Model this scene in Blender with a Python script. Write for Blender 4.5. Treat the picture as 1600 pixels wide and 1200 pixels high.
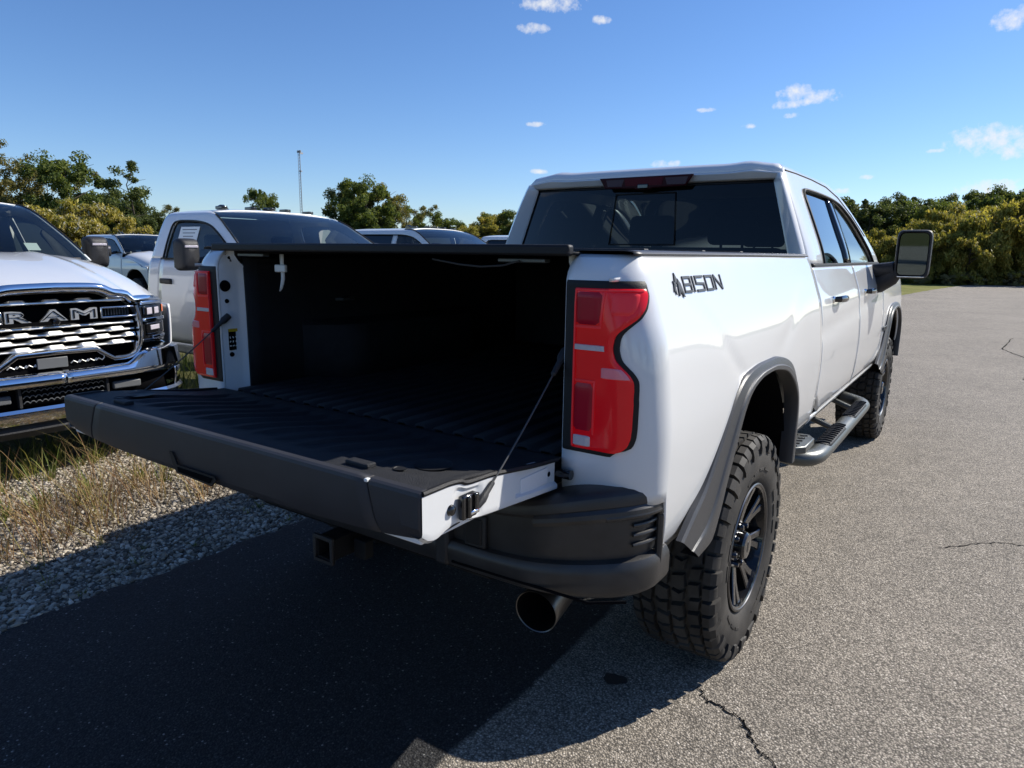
import bpy, bmesh, math, random
import numpy as np
from mathutils import Vector, Matrix

# ------------------------------------------------------------------ scene, camera, sky, sun, exposure
scn = bpy.context.scene
for o in list(bpy.data.objects):
    bpy.data.objects.remove(o)
COL = scn.collection
R = math.radians
rng = np.random.default_rng(7)
random.seed(7)

CAM = Vector((1.711, -1.5867, 1.5504))
YAW, PITCH, ROLL = R(34.50), R(-10.846), R(0.735)
cf = Vector((-math.sin(YAW) * math.cos(PITCH), math.cos(YAW) * math.cos(PITCH), math.sin(PITCH)))
cr = Vector((math.cos(YAW), math.sin(YAW), 0))
cu = cr.cross(cf)
r2 = cr * math.cos(ROLL) + cu * math.sin(ROLL)
u2 = -cr * math.sin(ROLL) + cu * math.cos(ROLL)
cam_data = bpy.data.cameras.new('camera')
cam_data.sensor_fit = 'HORIZONTAL'
cam_data.sensor_width = 36.0
cam_data.lens = 1074.68 / 1600 * 36
cam_data.clip_start = 0.05
cam_data.clip_end = 4000
cam = bpy.data.objects.new('camera', cam_data)
COL.objects.link(cam)
m = Matrix((r2, u2, -cf)).transposed().to_4x4()
m.translation = CAM
cam.matrix_world = m
scn.camera = cam

SUN = Vector((0.70, 1.08, 1.0)).normalized()
SUN_EL = math.asin(SUN.z)
SUN_AZ = math.atan2(SUN.x, SUN.y)
sl = bpy.data.lights.new('sun', 'SUN')
sl.energy = 5.0
sl.angle = R(0.5)
sl.color = (1.0, 0.95, 0.865)
so = bpy.data.objects.new('sun', sl)
COL.objects.link(so)
so.rotation_euler = (-SUN).to_track_quat('-Z', 'Y').to_euler()
so.location = (20, 30, 30)

world = bpy.data.worlds.new('World')
scn.world = world
world.use_nodes = True
wn, wl = world.node_tree.nodes, world.node_tree.links
wn.clear()
w_out = wn.new('ShaderNodeOutputWorld')
w_bg = wn.new('ShaderNodeBackground')
w_bg.inputs['Strength'].default_value = 0.094
sky = wn.new('ShaderNodeTexSky')
sky.sky_type = 'NISHITA'
sky.sun_disc = False
sky.sun_elevation = SUN_EL
sky.sun_rotation = SUN_AZ
sky.altitude = 200
sky.air_density = 1.0
sky.dust_density = 0.15
sky.ozone_density = 3.0
# small fair-weather clouds: a field of noise over the whole dome, mapped on a flat cloud layer
tc = wn.new('ShaderNodeTexCoord')
sep = wn.new('ShaderNodeSeparateXYZ')
wl.new(tc.outputs['Generated'], sep.inputs[0])
def wmath(op, a, b=None, clamp=False):
    n = wn.new('ShaderNodeMath'); n.operation = op; n.use_clamp = clamp
    for i, v in enumerate((a, b)):
        if v is None: continue
        if isinstance(v, (int, float)): n.inputs[i].default_value = v
        else: wl.new(v, n.inputs[i])
    return n.outputs[0]
zc = wmath('MAXIMUM', sep.outputs[2], 0.0)
den = wmath('ADD', zc, 0.10)
cx = wmath('DIVIDE', sep.outputs[0], den)
cy = wmath('DIVIDE', sep.outputs[1], den)
comb = wn.new('ShaderNodeCombineXYZ')
wl.new(cx, comb.inputs[0]); wl.new(cy, comb.inputs[1])
cn1 = wn.new('ShaderNodeTexNoise'); cn1.inputs['Scale'].default_value = 1.7; cn1.inputs['Detail'].default_value = 7; cn1.inputs['Roughness'].default_value = 0.55
wl.new(comb.outputs[0], cn1.inputs['Vector'])
cn2 = wn.new('ShaderNodeTexNoise'); cn2.inputs['Scale'].default_value = 0.45; cn2.inputs['Detail'].default_value = 2
wl.new(comb.outputs[0], cn2.inputs['Vector'])
csum = wmath('ADD', cn1.outputs[0], wmath('MULTIPLY', cn2.outputs[0], 0.35))
cr_ = wn.new('ShaderNodeMapRange'); cr_.inputs['From Min'].default_value = 0.815; cr_.inputs['From Max'].default_value = 0.90
wl.new(csum, cr_.inputs['Value'])
# single cumulus puffs at their own bearings (azimuth from +y towards +x, elevation, half sizes; degrees)
def cloud_dir(px, py):
    d = r2 * ((px - 800) / 1074.68) + u2 * ((600 - py) / 1074.68) + cf
    return d.normalized()
puffs = [(1245, 146, 2.0, 1.0), (1282, 151, 1.9, .8), (1232, 163, 1.6, .6), (1262, 158, 1.6, .5), (1238, 180, .9, .35), (1540, 217, 3.2, 1.5), (1590, 234, 2.2, .9), (1560, 214, 2.4, 1.1),
         (1545, 296, 3.2, .95), (1570, 293, 2.0, .8), (832, 45, 1.8, .6), (862, 6, 3.6, .9), (938, 31, 1.2, .5), (838, 194, 1.1, .32),
         (1592, 28, 2.0, 1.1), (1040, 256, 1.6, .5), (1315, 299, 1.2, .35), (1383, 318, 1.2, .4), (1352, 277, .8, .3), (1170, 197, .7, .3), (1462, 236, .8, .25), (842, 268, 1.4, .3), (1105, 172, 1.2, .3)]
wn_n = wn.new('ShaderNodeTexNoise'); wn_n.inputs['Scale'].default_value = 85; wn_n.inputs['Detail'].default_value = 6; wn_n.inputs['Roughness'].default_value = 0.62
wl.new(tc.outputs['Generated'], wn_n.inputs['Vector'])
pmask = None
for (px, py, sx, sy) in puffs:
    d = cloud_dir(px, py)
    right = d.cross(Vector((0, 0, 1))).normalized(); up = right.cross(d)
    def dotn(v, k):
        n = wn.new('ShaderNodeVectorMath'); n.operation = 'DOT_PRODUCT'
        wl.new(tc.outputs['Generated'], n.inputs[0]); n.inputs[1].default_value = v * k
        return n.outputs['Value']
    a = dotn(right, 1 / R(sx*.92)); b = dotn(up, 1 / R(sy*.85)); f = dotn(d, 1.0)
    rr = wmath('ADD', wmath('MULTIPLY', a, a), wmath('MULTIPLY', b, b))
    front = wmath('GREATER_THAN', f, 0.5)
    mk = wmath('MULTIPLY', wmath('SUBTRACT', 1.0, rr, True), front)
    pmask = mk if pmask is None else wmath('MAXIMUM', pmask, mk)
pm = wmath('ADD', wmath('MULTIPLY', pmask, 0.75), wmath('MULTIPLY', wn_n.outputs[0], 1.7))
pmr = wn.new('ShaderNodeMapRange'); pmr.inputs['From Min'].default_value = 1.17; pmr.inputs['From Max'].default_value = 1.85
wl.new(pm, pmr.inputs['Value'])
pgate = wmath('MULTIPLY', pmr.outputs[0], wmath('MULTIPLY', pmask, 2.6, True))
# the same fair-weather field over the far half of the dome, as the truck's side windows mirror it
back = wn.new('ShaderNodeVectorMath'); back.operation = 'DOT_PRODUCT'
wl.new(tc.outputs['Generated'], back.inputs[0]); back.inputs[1].default_value = (0.566, -0.824, 0)
bg_gate = wn.new('ShaderNodeMapRange'); bg_gate.inputs['From Min'].default_value = -0.25; bg_gate.inputs['From Max'].default_value = 0.1
wl.new(back.outputs['Value'], bg_gate.inputs['Value'])
field = wmath('MULTIPLY', cr_.outputs[0], bg_gate.outputs[0])
cm = wmath('MULTIPLY', wmath('MAXIMUM', pgate, field), 0.88)
mix = wn.new('ShaderNodeMix'); mix.data_type = 'RGBA'
hs = wn.new('ShaderNodeHueSaturation'); hs.inputs['Saturation'].default_value = 1.12
wl.new(sky.outputs[0], hs.inputs['Color'])
tint = wn.new('ShaderNodeMix'); tint.data_type = 'RGBA'; tint.blend_type = 'MULTIPLY'; tint.inputs[0].default_value = 1
wl.new(hs.outputs[0], tint.inputs[6]); tint.inputs[7].default_value = (.84, .93, 1.13, 1)
wl.new(cm, mix.inputs[0]); wl.new(tint.outputs[2], mix.inputs[6])
mix.inputs[7].default_value = (7.0, 7.1, 7.3, 1)
wl.new(mix.outputs[2], w_bg.inputs['Color'])
wl.new(w_bg.outputs[0], w_out.inputs[0])

scn.view_settings.view_transform = 'Standard'
scn.view_settings.look = 'None'
scn.view_settings.gamma = 1
scn.view_settings.exposure = 0.45
scn.view_settings.use_curve_mapping = False
scn.cycles.use_denoising = True
scn.cycles.max_bounces = 8
scn.cycles.transparent_max_bounces = 12
scn.cycles.caustics_reflective = False
scn.cycles.caustics_refractive = False
scn.cycles.sample_clamp_indirect = 6

# ------------------------------------------------------------------ helpers
def pchip(xs, ys):
    xs = np.array(xs, float); ys = np.array(ys, float)
    if len(xs) > 1 and xs[0] > xs[-1]: xs = xs[::-1]; ys = ys[::-1]
    h = np.diff(xs); dl = np.diff(ys) / h; n = len(xs); d = np.zeros(n)
    for i in range(1, n - 1):
        if dl[i-1] * dl[i] > 0:
            w1 = 2*h[i] + h[i-1]; w2 = h[i] + 2*h[i-1]
            d[i] = (w1 + w2) / (w1 / dl[i-1] + w2 / dl[i])
    d[0], d[-1] = dl[0], dl[-1]
    def f(x):
        x = min(max(float(x), xs[0]), xs[-1])
        i = min(int(np.searchsorted(xs, x, 'right')) - 1, n - 2)
        t = (x - xs[i]) / h[i]; t2 = t*t; t3 = t2*t
        return float((2*t3-3*t2+1)*ys[i] + (t3-2*t2+t)*h[i]*d[i] + (-2*t3+3*t2)*ys[i+1] + (t3-t2)*h[i]*d[i+1])
    return f
def sstep(a, b, x):
    t = min(max((x - a) / (b - a), 0), 1)
    return t*t*(3 - 2*t)
def lin(a, b, n): return [a + (b - a) * i / (n - 1) for i in range(n)]

class MB:
    def __init__(s): s.v = []; s.f = []
    def add(s, vs, fs):
        b = len(s.v); s.v += [tuple(v) for v in vs]; s.f += [tuple(i + b for i in f) for f in fs]; return s
    def box(s, c, d, rot=None):
        hx, hy, hz = d[0]/2, d[1]/2, d[2]/2
        vs = [Vector((x, y, z)) for x in (-hx, hx) for y in (-hy, hy) for z in (-hz, hz)]
        if rot is not None:
            rm = rot if isinstance(rot, Matrix) else Matrix.Rotation(rot[0], 3, 'X') if False else None
            if rm is None:
                from mathutils import Euler
                rm = Euler(rot).to_matrix()
            vs = [rm @ v for v in vs]
        vs = [v + Vector(c) for v in vs]
        return s.add(vs, [(0,1,3,2),(4,6,7,5),(0,4,5,1),(2,3,7,6),(0,2,6,4),(1,5,7,3)])
    def grid(s, P, flip=False, cu=False, cv=False):
        n, mm = len(P), len(P[0]); vs = [p for row in P for p in row]; fs = []
        for i in range(n if cu else n - 1):
            for j in range(mm if cv else mm - 1):
                a, b = i*mm + j, i*mm + (j+1) % mm
                c, d = ((i+1) % n)*mm + (j+1) % mm, ((i+1) % n)*mm + j
                fs.append((a, d, c, b) if flip else (a, b, c, d))
        return s.add(vs, fs)
    def tube(s, path, r, n=10, cap=True, sx=1.0, up=(0, 0, 1)):
        path = [Vector(p) for p in path]; rows = []
        for i, p in enumerate(path):
            t = (path[min(i+1, len(path)-1)] - path[max(i-1, 0)]).normalized()
            u = Vector(up)
            if abs(t.dot(u)) > 0.95: u = Vector((1, 0, 0))
            a = t.cross(u).normalized(); b = a.cross(t)
            rr = r[i] if isinstance(r, (list, tuple)) else r
            rows.append([p + a*math.cos(2*math.pi*k/n)*rr*sx + b*math.sin(2*math.pi*k/n)*rr for k in range(n)])
        s.grid(rows, cv=True, flip=True)
        if cap:
            b0 = len(s.v) - n*len(rows)
            s.f.append(tuple(b0 + k for k in range(n))); s.f.append(tuple(len(s.v) - 1 - k for k in range(n)))
        return s
    def prism(s, poly, d0, d1, fn):
        """poly: list of (a,b); fn(a,b,d) -> xyz; extruded from d0 to d1"""
        n = len(poly); b = len(s.v)
        s.v += [tuple(fn(a, c, d0)) for a, c in poly] + [tuple(fn(a, c, d1)) for a, c in poly]
        s.f.append(tuple(b + i for i in range(n))[::-1]); s.f.append(tuple(b + n + i for i in range(n)))
        for i in range(n):
            j = (i+1) % n
            s.f.append((b+i, b+j, b+n+j, b+n+i))
        return s
    def lathe(s, prof, axis_pt, n=48, axis='x'):
        """prof: list of (a along axis, r)"""
        rows = []
        for a, r in prof:
            row = []
            for k in range(n):
                th = 2*math.pi*k/n; c, q = math.cos(th)*r, math.sin(th)*r
                row.append({'x': (axis_pt[0]+a, axis_pt[1]+c, axis_pt[2]+q), 'y': (axis_pt[0]+c, axis_pt[1]+a, axis_pt[2]+q), 'z': (axis_pt[0]+c, axis_pt[1]+q, axis_pt[2]+a)}[axis])
            rows.append(row)
        return s.grid(rows, cv=True)
    def mesh(s, name='mesh', angle=32, smooth=True, fix=True):
        me = bpy.data.meshes.new(name)
        me.from_pydata(s.v, [], s.f)
        if fix:
            bm = bmesh.new(); bm.from_mesh(me)
            bmesh.ops.remove_doubles(bm, verts=bm.verts, dist=1e-5)
            bmesh.ops.recalc_face_normals(bm, faces=bm.faces)
            bm.to_mesh(me); bm.free()
        if smooth:
            me.polygons.foreach_set('use_smooth', [True]*len(me.polygons))
            me.set_sharp_from_angle(angle=R(angle))
        me.update()
        return me
    def build(s, name, mat, parent=None, angle=32, smooth=True, bevel=0, solid=0, fix=True, seg=2):
        return link(name, s.mesh(name, angle, smooth, fix), mat, parent, bevel, solid, seg)

def link(name, me, mat, parent=None, bevel=0, solid=0, seg=2, off=-1):
    o = bpy.data.objects.new(name, me)
    if mat is not None and not me.materials: me.materials.append(mat)
    COL.objects.link(o)
    if parent is not None: o.parent = parent
    if solid:
        md = o.modifiers.new('solid', 'SOLIDIFY'); md.thickness = solid; md.offset = off
    if bevel:
        md = o.modifiers.new('bevel', 'BEVEL'); md.width = bevel; md.segments = seg; md.limit_method = 'ANGLE'; md.angle_limit = R(40)
    return o
def thing(name, label, cat, loc=(0,0,0), rz=0, group=None):
    o = bpy.data.objects.new(name, None); COL.objects.link(o)
    o.location = loc; o.rotation_euler = (0, 0, rz); o.empty_display_size = .2
    tag(o, label, cat, group); return o
def tag(o, label=None, cat=None, group=None, kind=None):
    if label: o['label'] = label
    if cat: o['category'] = cat
    if group: o['group'] = group
    if kind: o['kind'] = kind
    return o
def copy_tree(o, parent=None):
    c = o.copy(); COL.objects.link(c)
    if parent is not None: c.parent = parent
    for ch in o.children: copy_tree(ch, c)
    return c
def text_mesh(txt, size, depth, offset=0.0, shear=0.0):
    cu_ = bpy.data.curves.new('lettering', 'FONT'); cu_.body = txt; cu_.size = size; cu_.extrude = depth; cu_.offset = offset
    cu_.align_x = 'CENTER'; cu_.align_y = 'CENTER'; cu_.shear = shear; cu_.resolution_u = 2
    o = bpy.data.objects.new('lettering', cu_); COL.objects.link(o)
    me = bpy.data.meshes.new_from_object(o.evaluated_get(bpy.context.evaluated_depsgraph_get()))
    bpy.data.objects.remove(o); return me

# ------------------------------------------------------------------ materials
def mat(name, color=(.5,.5,.5), rough=.5, metal=0, coat=0, coat_rough=.03, spec=.5, noise=0, nscale=20, bump=0, bscale=100, rvar=0, tint=None):
    m_ = bpy.data.materials.new(name); m_.use_nodes = True
    nt = m_.node_tree; b = nt.nodes['Principled BSDF']
    b.inputs['Base Color'].default_value = (*color, 1); b.inputs['Roughness'].default_value = rough
    b.inputs['Metallic'].default_value = metal; b.inputs['Coat Weight'].default_value = coat
    b.inputs['Coat Roughness'].default_value = coat_rough; b.inputs['Specular IOR Level'].default_value = spec
    if noise or bump or rvar:
        tcn = nt.nodes.new('ShaderNodeTexCoord')
    if noise:
        n = nt.nodes.new('ShaderNodeTexNoise'); n.inputs['Scale'].default_value = nscale; n.inputs['Detail'].default_value = 4
        nt.links.new(tcn.outputs['Object'], n.inputs['Vector'])
        rp = nt.nodes.new('ShaderNodeValToRGB')
        c2 = tint or tuple(min(1, c*(1+noise)) for c in color)
        rp.color_ramp.elements[0].position = .3; rp.color_ramp.elements[1].position = .7
        rp.color_ramp.elements[0].color = (*[c*(1-noise) for c in color], 1); rp.color_ramp.elements[1].color = (*c2, 1)
        nt.links.new(n.outputs[0], rp.inputs[0]); nt.links.new(rp.outputs[0], b.inputs['Base Color'])
    if rvar:
        n = nt.nodes.new('ShaderNodeTexNoise'); n.inputs['Scale'].default_value = 6; n.inputs['Detail'].default_value = 6
        nt.links.new(tcn.outputs['Object'], n.inputs['Vector'])
        mr = nt.nodes.new('ShaderNodeMapRange'); mr.inputs['To Min'].default_value = max(0, rough-rvar); mr.inputs['To Max'].default_value = min(1, rough+rvar)
        nt.links.new(n.outputs[0], mr.inputs[0]); nt.links.new(mr.outputs[0], b.inputs['Roughness'])
    if bump:
        n = nt.nodes.new('ShaderNodeTexNoise'); n.inputs['Scale'].default_value = bscale; n.inputs['Detail'].default_value = 3
        nt.links.new(tcn.outputs['Object'], n.inputs['Vector'])
        bp = nt.nodes.new('ShaderNodeBump'); bp.inputs['Strength'].default_value = bump; bp.inputs['Distance'].default_value = .004
        nt.links.new(n.outputs[0], bp.inputs['Height']); nt.links.new(bp.outputs[0], b.inputs['Normal'])
    return m_
def glass(name, tint, rough=0.0, refl=1.0):
    m_ = bpy.data.materials.new(name); m_.use_nodes = True
    nt = m_.node_tree; nt.nodes.clear()
    out = nt.nodes.new('ShaderNodeOutputMaterial'); mx = nt.nodes.new('ShaderNodeMixShader')
    tr = nt.nodes.new('ShaderNodeBsdfTransparent'); gl = nt.nodes.new('ShaderNodeBsdfGlossy'); fr = nt.nodes.new('ShaderNodeFresnel')
    fr.inputs['IOR'].default_value = 1.5; gl.inputs['Roughness'].default_value = rough; tr.inputs['Color'].default_value = (*tint, 1)
    gl.inputs['Color'].default_value = (refl, refl, refl, 1)
    nt.links.new(fr.outputs[0], mx.inputs[0]); nt.links.new(tr.outputs[0], mx.inputs[1]); nt.links.new(gl.outputs[0], mx.inputs[2]); nt.links.new(mx.outputs[0], out.inputs[0])
    return m_
M = dict(
    white=mat('white_paint', (.70,.705,.70), .32, coat=1, coat_rough=.02, rvar=.05),
    white_in=mat('white_primer', (.74,.75,.76), .38, coat=.5, noise=.03, nscale=9),
    satin=mat('satin_black_steel', (.027,.026,.026), .38, spec=.5, bump=.12, bscale=500, noise=.25, nscale=14),
    plastic=mat('moulded_black_plastic', (.02,.02,.022), .5, spec=.4, bump=.35, bscale=900, noise=.15),
    flare=mat('flare_plastic', (.045,.045,.047), .40, spec=.5, bump=.15, bscale=900),
    gate=mat('gate_plastic', (.034,.034,.038), .5, spec=.35, bump=.2, bscale=1200, noise=.12, nscale=8),
    liner=mat('bed_liner', (.014,.015,.018), .62, spec=.35, bump=.9, bscale=420, noise=.2),
    vinyl=mat('black_vinyl', (.012,.012,.013), .55, spec=.3, bump=.2, bscale=300),
    gloss=mat('gloss_black', (.008,.008,.009), .12, coat=.6),
    dark=mat('underbody', (.012,.012,.012), .8, spec=.2, noise=.3, nscale=10),
    rubber=mat('tyre_rubber', (.030,.028,.026), .66, spec=.3, noise=.35, nscale=9, bump=.2, bscale=300, tint=(.062,.056,.049)),
    seal=mat('seal_rubber', (.009,.009,.009), .6, spec=.3),
    rim=mat('rim_gloss', (.011,.011,.012), .2, metal=.3, coat=.8, coat_rough=.06),
    machined=mat('machined_edge', (.12,.12,.125), .32, metal=1),
    chrome=mat('chrome', (.86,.87,.89), .06, metal=1, rvar=.03),
    steel=mat('steel_tube', (.10,.105,.10), .36, metal=.5, rvar=.1, bump=.1, bscale=300),
    cable=mat('cable', (.05,.05,.05), .5),
    exh=mat('exhaust_steel', (.11,.105,.10), .3, metal=.9, rvar=.1),
    soot=mat('soot', (.006,.006,.006), .95, spec=.05),
    red=mat('red_lens', (.95,.006,.014), .22, spec=.3, coat=.3),
    red2=mat('red_lens_deep', (.34,.004,.02), .3, spec=.25, coat=.12),
    red3=mat('red_lens_bright', (1.0,.04,.05), .3, spec=.25, coat=.12),
    clear=mat('clear_lens', (.50,.46,.50), .18, coat=1, bump=.6, bscale=160),
    facet=mat('pink_facet', (.80,.22,.26), .2, coat=.5),
    amber=mat('amber_lens', (.75,.18,.05), .15, coat=1),
    smoke=mat('smoked_lens', (.028,.006,.009), .15, coat=.3),
    smoke2=mat('smoked_clear_lens', (.085,.055,.062), .4, spec=.15, bump=.4, bscale=160),
    maroon=mat('maroon_lens', (.085,.004,.010), .4, spec=.12),
    smoke3=mat('smoked_red_housing', (.035,.004,.007), .4, spec=.12),
    privacy=glass('privacy_glass', (.115,.135,.14), refl=.5),
    privacy_s=glass('side_privacy_glass', (.05,.065,.07), refl=1.35),
    pane=glass('clear_glass', (.62,.70,.68)),
    mirror=mat('mirror_glass', (.15,.19,.195), .02, metal=1),
    seat=mat('seat_fabric', (.035,.034,.034), .8, noise=.2),
    paper=mat('paper', (.75,.78,.76), .6),
    sticker=mat('sticker_yellow', (.62,.42,.02), .5),
    emblem=mat('emblem_grey', (.045,.050,.055), .5, spec=.3),
    plate=mat('grey_plate', (.12,.125,.13), .5),
    buckle=mat('white_plastic', (.75,.75,.72), .4),
    bar=mat('grille_bar', (.80,.78,.73), .42, metal=1, rvar=.08),
    holes=mat('dark_hole', (.004,.004,.005), .9, spec=.05),
)
# ------------------------------------------------------------------ main pickup truck (x right, y forward, z up; y=0 is the bed's rear face)
truck = thing('pickup_truck', 'white lifted crew cab pickup with its black tailgate lowered, on the asphalt', 'pickup truck')
AX_R, AX_F, TR = 1.0, 5.03, 0.444
XS = pchip([.62,.66,.70,.75,.82,.92,1.05,1.20,1.33,1.40,1.46,1.52,1.55], [.955,.985,1.012,1.036,1.050,1.058,1.062,1.052,1.034,1.012,.992,.968,.950])
def yrear(z): return .055 * max(0, (z - 1.475) / .075)**2 + .012*max(0,(1.0-z)/.12)**2
CW, CD = .13, .105
def plan(s, z, off=0.0):
    """point of the rear corner of the right bed side at path length s from x=.79 along the rear face, round the corner and forward"""
    X = XS(z); L0 = X - CW - .79; LC = .184
    if s <= L0: p = (.79 + s, yrear(z)); n = (0, -1)
    elif s <= L0 + LC:
        th = (s - L0) / LC * math.pi / 2
        p = (X - CW + CW*math.sin(th), yrear(z) + (CD - yrear(z))*(1 - math.cos(th))); n = (math.sin(th), -math.cos(th))
    else: p = (X, CD + s - L0 - LC); n = (1, 0)
    return Vector((p[0] + n[0]*off, p[1] + n[1]*off, z))
def s_of_y(y, z): return XS(z) - CW - .79 + .184 + (y - CD)
ARCH = pchip([.22,.30,.36,.44,.54,.62,.72,.84,.98,1.12,1.26,1.38,1.47,1.53,1.555,1.58,1.66], [.715,.715,.74,.83,.95,1.04,1.105,1.135,1.145,1.142,1.125,1.085,1.02,.93,.80,.70,.70])
def bed_bottom(y):
    if y < .21: return .895 - .180*sstep(.09, .165, y)
    if y > 1.66: return .70
    return ARCH(y)
def side_panel(parent, ys, zb, zt, X, name, material, sx=1, nz=22, pre=None, solid=.02):
    mb = MB(); rows = []
    cols = list(pre or []) + list(ys)
    for c in cols:
        col = []
        if isinstance(c, tuple):      # a column on the rear corner: (s,)
            s = c[0]
            b, t = c[1], zt(0)
            for k in range(nz + 1):
                q = k / nz; z = b + (t - b)*(1 - (1 - q)**1.25)
                p = plan(s(z), z); col.append((p.x*sx, p.y, p.z))
        else:
            b, t = zb(c), zt(c)
            for k in range(nz + 1):
                q = k / nz; z = b + (t - b)*(1 - (1 - q)**1.25)
                col.append((X(c, z)*sx, c, z))
        rows.append(col)
    mb.grid(rows, flip=sx < 0)
    me = mb.mesh(name, 35, fix=False)
    o = link(name, me, material, parent)
    if solid:
        md = o.modifiers.new('solid', 'SOLIDIFY'); md.thickness = solid; md.offset = 1
    return o
def bedX(y, z):
    x = XS(z)
    # shallow sculpted shoulder plane over the wheel, dying out towards both ends
    x += .004*sstep(1.36, 1.28, z)*sstep(.25, .6, y)*sstep(1.95, 1.5, y)*sstep(.75, .95, z)
    # crease from under the lettering down towards the wheel arch, and its mirror at the front
    l1 = 1.40 - .30*sstep(.3, .9, y)
    x -= .006*math.exp(-((z - l1)/.03)**2)*sstep(.2, .35, y)*sstep(1.0, .7, y)
    l2 = 1.20 + .20*sstep(1.2, 1.8, y)
    x -= .003*math.exp(-((z - l2)/.04)**2)*sstep(1.1, 1.35, y)*sstep(2.0, 1.8, y)
    x -= .018*sstep(.12, .0, z - .70)*0
    return x
def rearbot(k):   # lower edge of the rear face, over the bumper
    return [.872, .872, .872, .874, .878, .884, .888, .892, .895, .895][k]
def make_bedside(sx):
    fr = [0.0, .2, .5, .8, 1.0]
    pre = []
    for k, q in enumerate([0, .35, .7, 1.0]):
        pre.append(((lambda z, q=q: q*(XS(z) - CW - .79)), rearbot(k)))
    for k, q in enumerate([.15, .3, .45, .6, .8, 1.0]):
        pre.append(((lambda z, q=q: XS(z) - CW - .79 + .184*q), rearbot(4 + k)))
    ys = lin(.112, .23, 13) + lin(.245, .7, 26) + lin(.72, 1.2, 18) + lin(1.22, 1.66, 28) + lin(1.70, 2.055, 10)
    o = side_panel(truck, ys, bed_bottom, lambda y: 1.548, bedX, 'bed_side', M['white'], sx, pre=pre, nz=26, solid=.012)
    return o
# flare outline (y, z): outer edge on the body and inner edge at the opening
FO = [(.219,.740),(.315,.801),(.391,.845),(.47,.915),(.541,.988),(.60,1.05),(.66,1.105),(.742,1.146),(.83,1.163),(.95,1.171),(1.108,1.171),(1.25,1.155),(1.377,1.122),(1.46,1.075),(1.53,1.00),(1.575,.91),(1.595,.81),(1.60,.72),(1.60,.665)]
FI = [(.32,.660),(.43,.667),(.50,.735),(.555,.825),(.61,.905),(.664,.985),(.71,1.045),(.765,1.088),(.83,1.112),(.92,1.127),(1.03,1.130),(1.14,1.120),(1.25,1.100),(1.35,1.06),(1.43,1.01),(1.485,.945),(1.50,.86),(1.49,.76),(1.485,.66)]
def resample(pl, n):
    P = np.array(pl, float); d = np.r_[0, np.cumsum(np.linalg.norm(np.diff(P, axis=0), axis=1))]
    fx, fy = pchip(d, P[:,0]), pchip(d, P[:,1])
    return [(fx(t), fy(t)) for t in np.linspace(0, d[-1], n)]
def make_flare(sx, parent, dy=0.0, xb=0.0):
    n = 56; O, I = resample(FO, n), resample(FI, n); mb = MB(); rows = []
    for (a, b) in zip(O, I):
        row = []
        for t, x in [(-.02, 1.050), (0, 1.0655), (.06, 1.0725), (.30, 1.077), (.54, 1.080), (.58, 1.085), (.64, 1.0875), (.92, 1.0885), (.98, 1.086), (1.0, 1.080), (1.0, 1.055), (.97, 1.03)]:
            y = a[0] + (b[0] - a[0])*t; z = a[1] + (b[1] - a[1])*t
            row.append(((x + xb)*sx, y + dy, z))
        rows.append(row)
    mb.grid(rows, flip=sx > 0)
    return mb.build('fender_flare', M['flare'], parent, angle=24)
def make_well(sx, ax, parent):
    mb = MB(); n = 30; rows = []
    for k in range(n + 1):
        th = math.pi * (.97 - .94*k/n)
        y, z = ax - .03 + .56*math.cos(th), .61 + .55*math.sin(th)
        rows.append([(1.04*sx, y, z), (.80*sx, y, z), (.60*sx, y, z), (.58*sx, ax + .3*math.cos(th), .6 + .3*math.sin(th)), (.58*sx, ax, .6)])
    mb.grid(rows)
    return mb.build('wheel_well', M['holes'], parent)

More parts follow.
